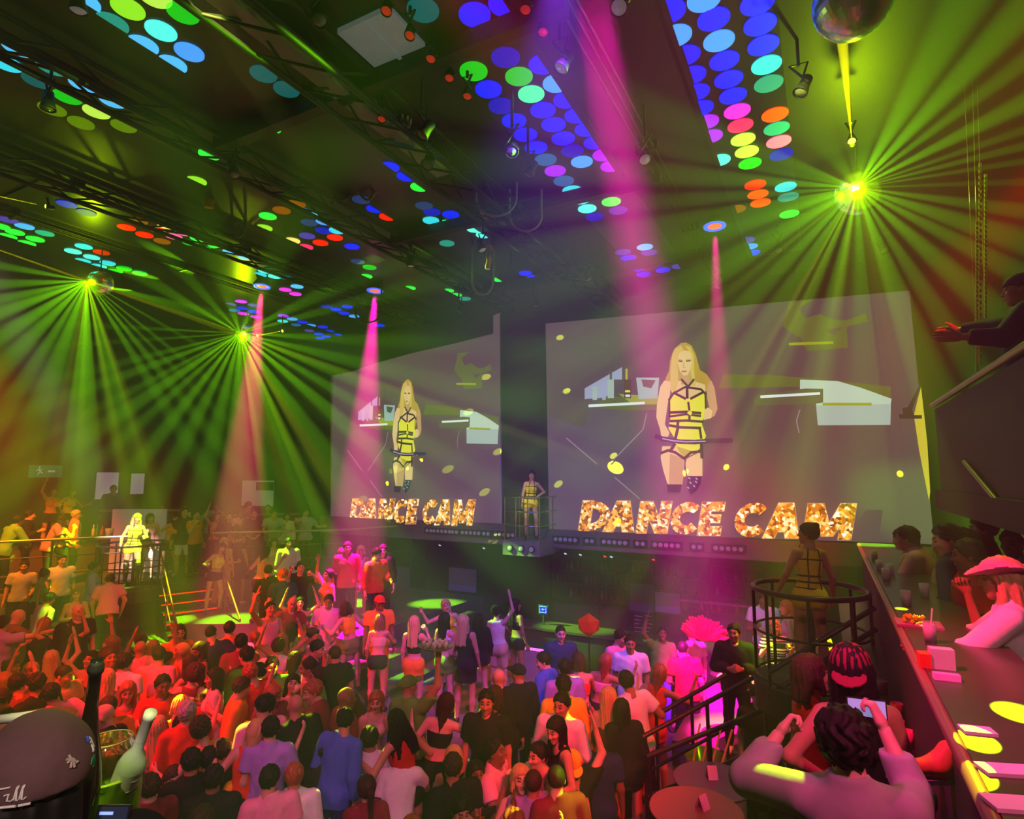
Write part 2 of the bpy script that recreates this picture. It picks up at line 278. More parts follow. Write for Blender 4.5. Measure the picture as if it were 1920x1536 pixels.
def body_mesh(sex,pk,hv=.017):
    def mk():
        J=rig(sex,pk); f=sex=='f'; lo,hi=bbox(J); hi=hi.copy(); 
        def sd(p):
            d,q=torso(p,J,f)
            for s in 'LR':
                d=smin(d,uni(limbs(p,J,f,s),.02),.03); d=smin(d,legs(p,J,f,s),.035); d=smin(d,foot(p,J,s),.02)
            return d
        P,F=snet(sd,lo,hi,hv); parts=[(P,F,None)]
        hP,hF,hm=memo(('head',sex),lambda:head_mesh(f)); parts.append((hP@J['HR'].T+J['hc'],hF,hm))
        hk=POSES[pk]['h']
        for s,kd in (('L',hk[0]),('R',hk[1])):
            a,b=memo(('hand',kd),lambda:hand_mesh(kd)); a=a.copy()*(.94 if f else 1.04); fl=J['flip'+s]
            HM=J['HM'+s].copy(); det=np.linalg.det(HM)
            Q=a@HM.T+J['wr'+s]+J['fo'+s]*.02
            parts.append((Q,b if det>0 else b[:,::-1],None))
        V,Fc,M=build(parts); return to_mesh('body',V,Fc,M,4,J['dz'])
    return memo(('body',sex,pk,hv),mk)
def wob(p,a=.004,k=38): return a*np.sin(p[:,0]*k+3*np.sin(p[:,2]*9))*np.sin(p[:,2]*k*.6+2*p[:,1]*20)
TOPS={ # sleeve end (0..1 upper arm, 1..2 forearm), hem z, inflate, neckline radius, waist cut top
 'tee':(.62,.86,.025,.075),'polo':(.66,.84,.026,.06),'shirt':(1.85,.82,.026,.062),'rolled':(1.25,.8,.026,.06),'tank':(-1,.99,.015,.115),'crop':(-1,1.12,.013,.12),'band':(-2,1.17,.011,.2),'jacket':(1.92,.82,.034,.07),'bodysuit':(-1,.86,.011,.125)}
def top_mesh(sex,pk,kind,hv=.017):
    def mk():
        J=rig(sex,pk); f=sex=='f'; sl,hem,inf,nk=TOPS[kind]; lo,hi=bbox(J,.16)
        lo=lo.copy(); lo[2]=min(hem-.12,*(min(J['el'+s][2],J['wr'+s][2])-.08 for s in 'LR')) if sl>0 else hem-.1
        def sd(p):
            d,q=torso(p,J,f,inf)
            if kind in('tee','polo','shirt','rolled','jacket'):
                d=smin(d,cap(q,(0,0,1.2),(0,.0,hem-.02),.1,.125 if not f else .115,((0,1,0),1.25))-.028,.05)
            if hem<.95: d=smin(d,smin(legs(p,J,f,'L',inf+.004),legs(p,J,f,'R',inf+.004),.05),.04)
            d=d+wob(p,.004 if inf>.015 else .0015)
            if sl>0:
                for s in 'LR':
                    a,b,w=J['sh'+s],J['el'+s],J['wr'+s]; g=(.92 if f else 1.08); r0,r1,r2=.055*g+inf,.043*g+inf*1.2,.03*g+inf*.8
                    t=min(sl,1); e=a+(b-a)*t
                    u=unit(b-a); k=cap(p,a,e+u*.08,r0,r0+(r1-r0)*t+.006); k=np.maximum(k,(p-e.astype(np.float32))@u.astype(np.float32)) if sl<=1 else cap(p,a,b,r0,r1)
                    if sl>1:
                        e2=b+(w-b)*(sl-1); u2=unit(w-b); k2=cap(p,b,w+u2*.05,r1,r2); k2=np.maximum(k2,(p-e2.astype(np.float32))@u2.astype(np.float32)); k=smin(k,k2,.015)
                    d=smin(d,k,.02)
            if kind in('polo','jacket','shirt'):
                rr=np.sqrt(q[:,0]**2+(q[:,1]-.015)**2); d=np.minimum(d,np.maximum(np.abs(rr-.068-.3*(1.5-q[:,2]))-.009,np.abs(q[:,2]-1.485)-.028+.25*np.maximum(-q[:,1],0)))
            hz=q[:,2] if kind in('crop','band') else p[:,2]*.5+q[:,2]*.5
            d=np.maximum(d,hem-hz)
            ns=nk-ell(q,(0,-.055,1.53),(1,1.2,1.15))*0-np.sqrt((q[:,0])**2+((q[:,1]+.035)*.8)**2+((q[:,2]-1.54)*.8)**2)
            if kind=='band': d=np.maximum(d,q[:,2]-1.335)
            else: d=np.maximum(d,ns)
            if sl==-1:
                for s in (1,-1): d=np.maximum(d,.088-np.sqrt((q[:,0]-s*(.19 if f else .225))**2+(q[:,2]-1.41)**2))
            d=np.maximum(d,q[:,2]-1.535)
            return d
        P,F=snet(sd,lo,hi,hv); return to_mesh('top',P,F,np.zeros(len(F),int),1,J['dz'])
    return memo(('top',sex,pk,kind,hv),mk)
BOT={'trousers':(1.93,.018),'jeans':(1.95,.014),'shorts':(.85,.022),'hot':(.28,.013),'skirt':(.42,0),'midi':(1.1,0),'leggings':(1.95,.008)}
def bot_mesh(sex,pk,kind,hv=.018):
    def mk():
        J=rig(sex,pk); f=sex=='f'; ln,inf=BOT[kind]; lo,hi=bbox(J,.14); hi=hi.copy(); hi[2]=1.12
        def sd(p):
            d,q=torso(p,J,f,max(inf,.013))
            if kind in('skirt','midi'):
                z=.92-.43*min(ln,1)-(.42*(ln-1) if ln>1 else 0)
                kl=(J['knL']+J['knR'])/2; hp=np.array([0,.01,.93]); e=hp+(kl-hp)*min(ln,1.05); fl=.165 if ln<1 else .2
                d=smin(d,cap(p,hp,e,.14,fl,((0,1,0),1.15)),.03); d=smin(d,smin(legs(p,J,f,'L',.014),legs(p,J,f,'R',.014),.06),.05)+wob(p,.003); d=np.maximum(d,(e[2])-p[:,2])
            else:
                d=np.maximum(d,.8-p[:,2]); LL=[]
                for s in 'LR':
                    h,k,a=J['hp'+s],J['kn'+s],J['an'+s]; L=legs(p,J,f,s,inf)
                    b=(h+(k-h)*ln) if ln<=1 else k+(a-k)*(ln-1); u=unit(k-h) if ln<=1 else unit(a-k)
                    L=np.maximum(L,(p-b.astype(np.float32))@u.astype(np.float32)); LL.append(L)
                d=smin(d,uni(LL,.012),.03); d=d+wob(p,.003)
            wt=q[:,2]-(1.03 if f else 1.0); return np.maximum(d,wt)
        P,F=snet(sd,lo,hi,hv); return to_mesh('bottom',P,F,np.zeros(len(F),int),1,J['dz'])
    return memo(('bot',sex,pk,kind,hv),mk)
def dress_mesh(sex,pk,kind='dress',hv=.018):
    def mk():
        J=rig(sex,pk); lo,hi=bbox(J,.16); hi=hi.copy(); long=kind=='gown'
        def sd(p):
            d,q=torso(p,J,True,.013); kl=(J['knL']+J['knR'])/2; hp=np.array([0,.01,.95]); e=hp+(kl-hp)*(.62 if not long else 1.7)
            d=smin(d,cap(p,hp,e,.14,.18 if not long else .25,((0,1,0),1.15)),.04); d=smin(d,smin(legs(p,J,True,'L',.014),legs(p,J,True,'R',.014),.06),.05)+wob(p,.003)
            d=np.maximum(d,e[2]-p[:,2]); ns=.125-np.sqrt(q[:,0]**2+((q[:,1]+.035)*.8)**2+((q[:,2]-1.54)*.8)**2)
            d=np.maximum(d,ns); d=np.maximum(d,q[:,2]-1.52)
            for s in(1,-1): d=np.maximum(d,.088-np.sqrt((q[:,0]-s*.19)**2+(q[:,2]-1.41)**2))
            return d
        P,F=snet(sd,lo,hi,hv); return to_mesh('dress',P,F,np.zeros(len(F),int),1,J['dz'])
    return memo(('dress',sex,pk,kind,hv),mk)
def shoe_mesh(sex,pk,kind='shoe',hv=.014):
    def mk():
        J=rig(sex,pk); out=[]
        for s in 'LR':
            a=J['an'+s]; k=J['kn'+s]
            def sd(p):
                d=foot(p,J,s,.008)
                if kind=='boot': d=smin(d,np.maximum(legs(p,J,True,s,.008),p[:,2]-(k[2]+.06)),.02)
                else: d=np.maximum(d,p[:,2]-(a[2]+.015))
                return np.maximum(d,(J['dz']+.0)-p[:,2])
            top=k[2]+.1 if kind=='boot' else a[2]+.06
            lo=np.minimum(a,k if kind=='boot' else a)-(.12,.24,.12); hi=np.maximum(a,k if kind=='boot' else a)+(.12,.14,.1); hi[2]=top
            P,F=snet(sd,lo,hi,hv); out.append((P,F,None))
        V,F,M=build(out); return to_mesh('shoes',V,F,M,1,J['dz'])
    return memo(('shoe',sex,pk,kind),mk)
def hair_mesh(sex,pk,kind,hv=.0105):
    def mk():
        J=rig(sex,pk); f=sex=='f'; HR=J['HR']; hc=J['hc']; down=HR.T@np.array([0,0,-1.])
        def sd(p):
            q=p.copy(); q[:,0]=np.abs(q[:,0])
            th=.016 if kind in('short','crewcut') else .02
            if kind=='crewcut': th=.008
            if kind in('curly','afro'): th=.03 if kind=='curly' else .055
            d=ell(p,(0,.016,.032),(.077+th,.097+th,.09+th))
            lim=np.maximum(-(p[:,2]-.07)-(p[:,1]+.07)*1.15, -(p[:,2]+.08))  # hairline from brow to nape
            if kind in('long','pony','bun','bob'): lim=np.maximum(-(p[:,2]-.06)-(p[:,1]+.075)*1.3,-(p[:,2]+.09))
            d=np.maximum(d,lim*.7)
            fr=-p[:,1]
            if kind in('short','curly','afro','crewcut'):
                n=.009 if kind=='short' else .002 if kind=='crewcut' else .012
                d=d+n*np.sin(p[:,0]*95+2*np.sin(p[:,2]*60))*np.sin(p[:,1]*80+p[:,2]*70)
            if kind in('long','bob'):
                L=.36 if kind=='long' else .12
                l=[]
                for x,y,r in ((0,.075,.06),(.05,.055,.05),(.072,.01,.033)):
                    s0=np.array([x,y,.0]); e=s0+down*(L if x<.06 else L*.75)+np.array([x*.25,.035 if x<.06 else -.03,0])
                    l.append(cap(q,s0,e,r,r*.62))
                l=uni(l,.02); ang=np.arctan2(p[:,1]-.0,p[:,0]); d=smin(d,l,.02)
                d=d+.0045*np.sin(ang*22+p[:,2]*14)+.003*np.sin(ang*51+p[:,2]*31)
            if kind=='nape':
                l=[cap(q,(.02,.06,-.03),np.array([.03,.08,-.2]),.045,.04),cap(q,(.066,.03,-.03),np.array([.07,.03,-.16]),.028,.02)]; d=np.maximum(uni(l,.02),p[:,2]-.012)+.004*np.sin(p[:,0]*150+p[:,2]*12)
            if kind=='pony':
                s0=np.array([0,.11,.045]); m=s0+np.array([0,.05,-.03]); e=m+down*.26+np.array([0,.02,0])
                d=smin(d,uni([cap(p,s0,m,.026,.034),cap(p,m,e,.036,.016)],.02),.012)+.002*np.sin(p[:,0]*140)
            if kind=='bun': d=np.minimum(d,ell(p,(0,.085,.1),(.045,.045,.042)))+.002*np.sin(p[:,0]*120+p[:,2]*90)
            return d
        z0=-.5 if kind=='long' else -.34 if kind=='pony' else -.26 if kind in('bob','nape') else -.12
        P,F=snet(sd,(-.16,-.18,z0),(.16,.26,.19),hv); return to_mesh('hair',P@HR.T+hc,F,np.zeros(len(F),int),1,J['dz'])
    return memo(('hair',sex,pk,kind),mk)
def cap_mesh(sex,pk,kind='cap',hv=.0095):
    def mk():
        J=rig(sex,pk); HR=J['HR']; hc=J['hc']
        def sd(p):
            d=ell(p,(0,.012,.04),(.098,.118,.1)); d=np.maximum(d,-(p[:,2]-.03+.12*p[:,1]))
            if kind=='cap': b=np.maximum(ell(p,(0,-.12,.045),(.08,.095,.2)),np.abs(p[:,2]-.045+.8*(p[:,1]+.1)*(p[:,1]+.1)*-2)-.006); d=np.minimum(d,b)
            if kind=='back': b=np.maximum(ell(p,(0,.13,.0),(.08,.08,.2)),np.abs(p[:,2]-.015+.3*(p[:,1]-.1))-.006); d=np.minimum(d,b)
            if kind=='hat': b=np.maximum(np.sqrt((p[:,0])**2+((p[:,1]-.01)*.88)**2)-.165,np.abs(p[:,2]-.042-.6*p[:,0]**2*3)-.006); d=np.minimum(np.maximum(d,ell(p,(0,.01,.06),(.1,.12,.09))),b)
            return d
        P,F=snet(sd,(-.19,-.24,-.06),(.19,.24,.17),hv); return to_mesh('hat',P@HR.T+hc,F,np.zeros(len(F),int),1,J['dz'])
    return memo(('cap',sex,pk,kind),mk)
# ---------------------------------------------------------------- materials
MATS={}
def mat(n,c=(.5,.5,.5),r=.55,m=0.0,e=0.0,ec=None,var=.12,sc=9.0,spec=.4,trans=0.0,sampling='NONE'):
    if n in MATS: return MATS[n]
    M=bpy.data.materials.new(n); M.use_nodes=True; nt=M.node_tree; b=nt.nodes['Principled BSDF']
    b.inputs['Roughness'].default_value=r; b.inputs['Metallic'].default_value=m; b.inputs['Specular IOR Level'].default_value=spec
    b.inputs['Base Color'].default_value=(*c,1)
    if var>0:
        tc=nt.nodes.new('ShaderNodeTexCoord'); nz=nt.nodes.new('ShaderNodeTexNoise'); nz.inputs['Scale'].default_value=sc; nz.inputs['Detail'].default_value=2
        nt.links.new(tc.outputs['Object'],nz.inputs['Vector']); mx=nt.nodes.new('ShaderNodeMix'); mx.data_type='RGBA'
        mx.inputs['A'].default_value=(*[k*(1-var) for k in c],1); mx.inputs['B'].default_value=(*[min(1,k*(1+var)) for k in c],1)
        nt.links.new(nz.outputs['Fac'],mx.inputs['Factor']); nt.links.new(mx.outputs['Result'],b.inputs['Base Color'])
    if trans: b.inputs['Transmission Weight'].default_value=trans
    if e: b.inputs['Emission Color'].default_value=(*(ec or c),1); b.inputs['Emission Strength'].default_value=e; M.cycles.emission_sampling=sampling
    MATS[n]=M; return M
BLK=mat('black_paint',(.022,.02,.022),.6); STEEL=mat('black_steel',(.03,.03,.032),.32,.4); CHROME=mat('polished_steel',(.55,.55,.55),.22,1.0,var=0)
DWALL=mat('dark_wall',(.03,.027,.027),.7,sc=2); CEILM=mat('ceiling_black',(.018,.018,.02),.55,sc=3); FLR=mat('club_floor',(.1,.08,.085),.35,sc=2); WOODB=mat('counter_dark_wood',(.07,.05,.045),.3,sc=6); DECK=mat('deck_grey',(.16,.14,.14),.5,sc=4)
# ---------------------------------------------------------------- mesh builder
class MB:
    def __init__(s): s.v=[];s.f=[];s.m=[];s.sm=[]
    def add(s,v,f,m=0,smooth=False):
        o=len(s.v); s.v+= [tuple(x) for x in v]; s.f+=[tuple(i+o for i in q) for q in f]; s.m+=[m]*len(f); s.sm+=[smooth]*len(f); return s
    def box(s,lo,hi,m=0,R=None,c=None):
        v=[Vector((x,y,z)) for x in (lo[0],hi[0]) for y in (lo[1],hi[1]) for z in (lo[2],hi[2])]
        if R is not None: v=[R@x+Vector(c or (0,0,0)) for x in v]
        return s.add(v,[(0,1,3,2),(4,6,7,5),(0,4,5,1),(2,3,7,6),(0,2,6,4),(1,5,7,3)],m)
    def bar(s,a,b,w,h,m=0):  # rectangular bar from a to b
        a,b=Vector(a),Vector(b); d=(b-a); q=d.to_track_quat('X','Z').to_matrix(); return s.box((0,-w/2,-h/2),(d.length,w/2,h/2),m,q,a)
    def tube(s,pts,r,n=10,m=0,closed=False,cap=True):
        pts=[Vector(p) for p in pts]; k=len(pts); rr=r if isinstance(r,(list,tuple)) else [r]*k; V=[];Fc=[]
        up=None
        for i,p in enumerate(pts):
            if closed: t=(pts[(i+1)%k]-pts[i-1]).normalized()
            else: t=((pts[min(i+1,k-1)]-pts[max(i-1,0)])).normalized()
            if up is None: up=Vector((0,0,1)) if abs(t.z)<.9 else Vector((1,0,0))
            x=t.cross(up).normalized(); y=x.cross(t).normalized(); up=y
            V+=[p+rr[i]*(math.cos(2*math.pi*j/n)*x+math.sin(2*math.pi*j/n)*y) for j in range(n)]
        for i in range(k if closed else k-1):
            i2=(i+1)%k
            for j in range(n): Fc.append((i*n+j,i*n+(j+1)%n,i2*n+(j+1)%n,i2*n+j))
        s.add(V,Fc,m,True)
        if cap and not closed: s.add([V[j] for j in range(n)],[tuple(range(n))],m); s.add([V[-n+j] for j in range(n)],[tuple(range(n-1,-1,-1))],m)
        return s
    def lathe(s,prof,c=(0,0,0),R=None,n=20,m=0,smooth=True,caps=True):
        c=Vector(c); V=[];Fc=[]
        for (r,z) in prof:
            for j in range(n):
                p=Vector((r*math.cos(2*math.pi*j/n),r*math.sin(2*math.pi*j/n),z)); V.append((R@p if R is not None else p)+c)
        for i in range(len(prof)-1):
            for j in range(n): Fc.append((i*n+j,i*n+(j+1)%n,(i+1)*n+(j+1)%n,(i+1)*n+j))
        s.add(V,Fc,m,smooth)
        if caps:
            if prof[0][0]>1e-5: s.add(V[:n],[tuple(range(n-1,-1,-1))],m)
            if prof[-1][0]>1e-5: s.add(V[-n:],[tuple(range(n))],m)
        return s
    def prism(s,poly,z0,z1,m=0):
        n=len(poly); V=[(x,y,z0) for x,y in poly]+[(x,y,z1) for x,y in poly]
        Fc=[tuple(range(n-1,-1,-1)),tuple(range(n,2*n))]+[(i,(i+1)%n,n+(i+1)%n,n+i) for i in range(n)]; return s.add(V,Fc,m)
    def mesh(s,name,mats):
        me=bpy.data.meshes.new(name); me.from_pydata([tuple(v) for v in s.v],[],s.f)
        for x in (mats if isinstance(mats,(list,tuple)) else [mats]): me.materials.append(x)
        me.polygons.foreach_set('material_index',s.m); me.polygons.foreach_set('use_smooth',s.sm); me.update(); return me
    def build(s,name,mats,parent=None,loc=None):
        o=bpy.data.objects.new(name,s.mesh(name,mats)); COL.objects.link(o)
        if parent: o.parent=parent
        if loc is not None: o.location=loc
        return o
def tag(o,label,cat,group=None,kind=None):
    if label: o['label']=label
    if cat: o['category']=cat
    if group: o['group']=group
    if kind: o['kind']=kind
    return o
def thing(name,label,cat,loc=(0,0,0),rz=0,group=None):
    o=bpy.data.objects.new(name,None); o.empty_display_size=.1; COL.objects.link(o); o.location=loc; o.rotation_euler=(0,0,rz); return tag(o,label,cat,group)
def struct(o): o['kind']='structure'; return o
def dup(root,loc=None,rot=None,label=None,scale=None):
    r=root.copy(); COL.objects.link(r)
    if loc is not None: r.location=loc
    if rot is not None: r.rotation_euler=rot
    if scale is not None: r.scale=scale
    if label: r['label']=label
    for ch in list(root.children):
        c=ch.copy(); COL.objects.link(c); c.parent=r
        for g in list(ch.children):
            d=g.copy(); COL.objects.link(d); d.parent=c
    return r
# ---------------------------------------------------------------- room shell
XL,XR,YB,YE=-22.5,3.2,-2.6,14.2
struct(MB().box((XL,YB,-.15),(XR,17.2,0)).build('floor',FLR))
struct(MB().box((XL,YB,CEIL),(XR,YE+.2,CEIL+.15)).build('ceiling',CEILM))
struct(MB().box((XL-.2,YB,0),(XL,YE+3,CEIL)).build('wall_left',DWALL))
struct(MB().box((XR,YB,0),(XR+.2,YE+3,CEIL)).build('wall_right',DWALL))
struct(MB().box((XL,YB-.2,0),(XR,YB,CEIL)).build('wall_near',DWALL))
w=MB(); w.box((XL,YE,2.78),(XR,YE+.2,CEIL)); w.box((XL,YE,0),(-12.4,YE+.2,2.78)); w.box((1.6,YE,0),(XR,YE+.2,2.78)); struct(w.build('wall_end',DWALL))
REDW=mat('bar_recess_wall',(.055,.03,.028),.6,sc=2)
w=MB(); w.box((-12.4,17,0),(1.6,17.15,2.78)); w.box((-12.55,YE+.2,0),(-12.4,17.15,2.78)); w.box((1.6,YE+.2,0),(1.75,17.15,2.78)); w.box((-12.55,YE+.2,2.78),(1.75,17.15,2.9)); struct(w.build('wall_bar_recess',REDW))
# ---------------------------------------------------------------- terraces, platform, balcony
FL={'D':0.0,'A':1.9,'E':1.3,'B':.9,'C':.6,'U':2.5,'P':.5,'N':.35,'R':2.35,'T':2.05,'K':.7}
FA=[(-17.5,4.4),(-16.6,6.2),(-15.5,8.1),(-13.7,10.2),(-11.7,12.2),(-10.9,YE)]   # front edge of the upper left terrace
FE=[(-14.4,9.3),(-12.9,8.4),(-10.8,9.6),(-8.6,9.2),(-8.4,YE),(-11,YE)]
FB=[(-15.2,3.2),(-14.6,5.4),(-13.2,7.2),(-10.9,8.0),(-9.4,8.3),(-8.0,8.6),(-7.8,YE)]
FC=[(-12.2,2.6),(-11.5,4.6),(-11.,6.2),(-9.8,6.9),(-8.6,7.4),(-7.4,8),(-7.2,YE)]
TERR=mat('terrace_deck',(.09,.075,.07),.5,sc=3)
PA=[(XL,FA[0][1])]+FA+[(XL,YE)]; PB=[(XL,FB[0][1])]+FB+[(XL,YE)]; PC=[(XL,FC[0][1])]+FC+[(XL,YE)]; PU=[(XL,3.5),(-18.9,3.5),(-18.9,YE),(XL,YE)]
for nm,po,z0,z1 in (('floor_terrace_upper',PA,.012,1.9),('floor_terrace_landing',FE,.01,1.3),('floor_terrace_middle',PB,.008,.9),('floor_terrace_lower',PC,.006,.6),('floor_terrace_back',PU,.014,2.5)):
    struct(MB().prism(po,z0,z1).build(nm,TERR))
pc=atz(800,1262,.5); PLAT=[]
for (x,y) in [(600,1215),(760,1180),(1010,1175),(1075,1225),(1010,1330),(880,1385),(700,1360),(640,1310)]:
    q=atz(x,y,.5); PLAT.append((q.x,q.y))
struct(MB().prism(PLAT,0,.5).build('floor_platform',mat('platform_top',(.2,.17,.17),.3,sc=4)))
cs=[]
for (x,y) in [(-40,1480),(-40,1700),(1400,1700),(1400,1440),(1000,1340),(400,1340)]:
    q=atz(x,min(y,1650),.35); cs.append((q.x,q.y))
struct(MB().prism(cs[::-1],.002,.35).build('floor_riser',FLR))
struct(MB().box((.43,.9,0),(XR,10.6,2.35)).build('floor_balcony_right',DWALL))
b=MB(); b.box((-4.2,YB,2.15),(XR,.9,2.35)); struct(b.build('floor_balcony_near',DWALL))
struct(MB().box((-1.25,.95,1.9),(.42,3.6,2.05)).box((-1.2,1.0,0),(-1.05,1.15,1.9)).box((-1.2,3.4,0),(-1.05,3.55,1.9)).build('floor_tier_right',FLR))
struct(MB().box((-2.2,9.2,.003),(.42,13.2,.7)).build('floor_tier_far',FLR))
struct(MB().box((1.15,4.6,4.2),(XR,8.6,4.42)).build('floor_booth',DWALL))

def inside(p,poly):
    x,y=p; r=False; n=len(poly)
    for i in range(n):
        (a,b),(c,d)=poly[i],poly[(i+1)%n]
        if (b>y)!=(d>y) and x<(c-a)*(y-b)/(d-b)+a: r=not r
    return r
ZONES=[(2.5,PU),(1.9,PA),(1.3,FE),(.9,PB),(.6,PC),(.5,PLAT),(.7,[(-2.2,9.2),(.42,9.2),(.42,13.2),(-2.2,13.2)]),(.35,cs)]
def floor_at(x,y):
    for z,po in sorted(ZONES,key=lambda t:-t[0]):
        if inside((x,y),po): return z
    return 0.0
def place(x,y,h,fl=None):
    """where a guest of height h stands whose head top is seen at pixel (x, y)"""
    if fl is not None: return atz(x,y,fl+h)
    best=None; D=5.0
    while D<19.5:
        q=atd(x,y,D)
        if q.x>XL+.5 and q.y<YE-.5:
            z=floor_at(q.x,q.y); e=abs(q.z-z-h)+.004*D
            if best is None or e<best[0]: best=(e,q,z)
        D+=.05
    p=best[1].copy(); p.z=best[2]; return p
RAILD=lambda x:12.8+(14.3-12.8)*x/210 if x<210 else 14.3+(16.2-14.3)*(x-210)/445
# ---------------------------------------------------------------- stairs, rails, cages, counters
def rail(name,label,cat,pts,h,npost=None,mids=(.5,),r=.025,m=STEEL,topm=None,group=None):
    """hand rail along floor points pts; top tube, middle tubes and posts"""
    base=Vector(pts[0]); t=thing(name,label,cat,base,group=group); P=[Vector(p)-base for p in pts]; up=Vector((0,0,h))
    MB().tube([p+up for p in P],r*1.3,8).build('top_rail',topm or m,t)
    for k in mids: MB().tube([p+up*k for p in P],r*.6,6).build('middle_rail',m,t)
    L=[0]
    for a,b in zip(P,P[1:]): L.append(L[-1]+(b-a).length)
    n=npost or max(2,int(L[-1]/1.3)+1)
    for i in range(n):
        s=L[-1]*i/(n-1); k=max(j for j in range(len(P)-1) if L[j]<=s+1e-6); q=P[k]+(P[k+1]-P[k])*((s-L[k])/max(L[k+1]-L[k],1e-6))
        MB().tube([q,q+up],r,8).build('post',m,t)
    return t
HAND=mat('rail_worn_brass',(.34,.30,.2),.35,.8)
rail('railing','long black railing with worn brass top along the upper left terrace','railing',[(x+.06,y,1.9) for x,y in FA[:3]]+[(-15.0,8.6,1.9)],1.2,topm=HAND,mids=(.35,.68))
rail('railing','black railing in front of the guests right of the stairs under the left screen','railing',[(-14.0,9.95,1.9),(-11.66,12.26,1.9),(-10.85,YE-.05,1.9)],1.2,topm=HAND,mids=(.4,.7))
# staircase with red glowing step edges
p0=atz(295,1099,1.9); p1=atz(370,1091,1.9); e1=(p1-p0); e1.z=0; e1.normalize(); ed=Vector((e1.y,-e1.x,0)); ed=ed if ed.dot(Vector((math.sin(YAW),-math.cos(YAW),0)))>0 else -ed
st=thing('staircase','dark staircase with red glowing step edges below the dancer cage','staircase',p0+Vector((0,0,-1.9)))
LEDR=mat('red_led_strip',(1,.01,.0),.5,e=1.6,var=0); STW=1.25; NS=8
for i in range(NS):
    z=1.9-.17*(i+1)+.0; a=ed*(.3*i); s=MB(); q=[a,a+e1*STW,a+e1*STW+ed*.3,a+ed*.3]
    if z>.02: s.prism([(v.x,v.y) for v in q],.0,z); s.build('step',STEEL,st)
    f=MB(); f.bar(a+ed*.305+Vector((0,0,z-.02)),a+ed*.305+e1*STW+Vector((0,0,z-.02)),.012,.022); f.build('step_light',LEDR,st)
PURP=mat('rail_violet_paint',(.35,.06,.3),.35,.5)
for k,lb in ((0.0,'violet handrail on the near side of the red lit staircase'),(STW,'violet handrail on the far side of the red lit staircase')):
    A=p0+e1*k; t=thing('handrail',lb,'handrail',A,group='stair handrails')
    a0=Vector((0,0,.9)); a1=ed*2.4+Vector((0,0,-.55)); MB().tube([a0,a1],.024,8).build('top_rail',PURP,t); MB().tube([a0-Vector((0,0,.45)),a1-Vector((0,0,.45))],.014,8).build('middle_rail',PURP,t)
    for u in (0,.5,1):
        q=a0+(a1-a0)*u; MB().tube([q-Vector((0,0,.95)),q],.02,8).build('post',PURP,t)
# dancer cage on the left
def cage(label,c,r,h,a0,a1,nb,z,skirt,m=STEEL,topr=.028,ncirc=24,mids=(.5,)):
    t=thing('dancer_cage',label,'dancer cage',(c[0],c[1],z))
    MB().lathe([(0,-skirt),(r*1.04,-skirt),(r*1.06,-.04),(r*1.06,0),(0,0)],n=32,smooth=False,caps=False).build('platform',BLK,t)
    arc=lambda k,hh,rr=r:[(rr*math.cos(math.radians(a0+(a1-a0)*i/ncirc)),rr*math.sin(math.radians(a0+(a1-a0)*i/ncirc)),hh) for i in range(ncirc+1)]
    MB().tube(arc(0,h),topr,10).build('top_rail',m,t)
    for k in mids: MB().tube(arc(0,h*k),topr*.5,8).build('middle_rail',m,t)
    MB().tube(arc(0,.05),topr*.5,8).build('bottom_rail',m,t)
    for i in range(nb):
        a=math.radians(a0+(a1-a0)*i/(nb-1)); MB().tube([(r*math.cos(a),r*math.sin(a),0),(r*math.cos(a),r*math.sin(a),h)],topr*.62,8).build('bar',m,t)
    return t
cl=atz(246,1100,1.9); CL=cl
cage('round black dancer cage at the end of the left terrace',(cl.x,cl.y),.75,1.02,-180,180,12,1.9,.28)
cc=aty(992,1012,13.3); CC=cc
tc=thing('dancer_cage','small chrome railed dancer balcony between the two screens','dancer cage',(cc.x,cc.y,cc.z))
MB().box((-.5,-.45,-.34),(.5,.85,0)).build('platform',DECK,tc)
q=[(-.47,.8,0),(-.47,-.4,0),(.47,-.4,0),(.47,.8,0)]
for hh in (1.05,.7,.36): MB().tube([Vector(v)+Vector((0,0,hh)) for v in q],.018,8).build('rail_bar',CHROME,tc)
for v in ((-.47,-.4),(-.16,-.4),(.16,-.4),(.47,-.4),(-.47,.4),(.47,.4)): MB().tube([(*v,0),(*v,1.05)],.016,8).build('bar',CHROME,tc)
cr=atz(1530,1278,2.35); CR=Vector((cr.x-.02,cr.y,2.35))
cage('large black ring railed dancer cage by the right counter',(CR.x,CR.y),.58,.98,-180,180,9,2.35,.3,topr=.03,mids=(.55,))
MB_=MB().tube([(CR.x,CR.y,0),(CR.x,CR.y,2.0)],.16,16).build('pedestal',BLK); tag(MB_,'thick black pillar carrying the ring railed dancer cage','pillar')
# stair handrails in front of the ring cage
for k,(a,b,lb) in enumerate([((1205,1382,6.7),(1440,1256,7.1),'black handrail of the near steps climbing to the ring cage'),((1228,1343,7.4),(1362,1265,7.7),'short lime lit handrail beyond the near steps to the ring cage'),((1212,1420,6.3),(1440,1328,6.8),'lower black handrail of the near steps beside the round tables')]):
    A,Bp=atd(*a),atd(*b); t=thing('handrail',lb,'handrail',A,group='handrails by the ring cage')
    d=Bp-A; MB().tube([(0,0,0),d],.028,8).build('top_rail',STEEL,t)
    if k!=1: MB().tube([Vector((0,0,-.4)),d+Vector((0,0,-.4))],.02,8).build('middle_rail',STEEL,t)
    for u in (.02,.5,.98):
        q=d*u; z=-(A.z+q.z-.36); MB().tube([q,q+Vector((0,0,max(z,-1.1)))],.022,8).build('post',STEEL,t)
A,Bp=atd(1440,1262,6.25),atd(1640,1140,6.25)
t=thing('brace','pair of black diagonal braces across the ring cage front','brace',A); 
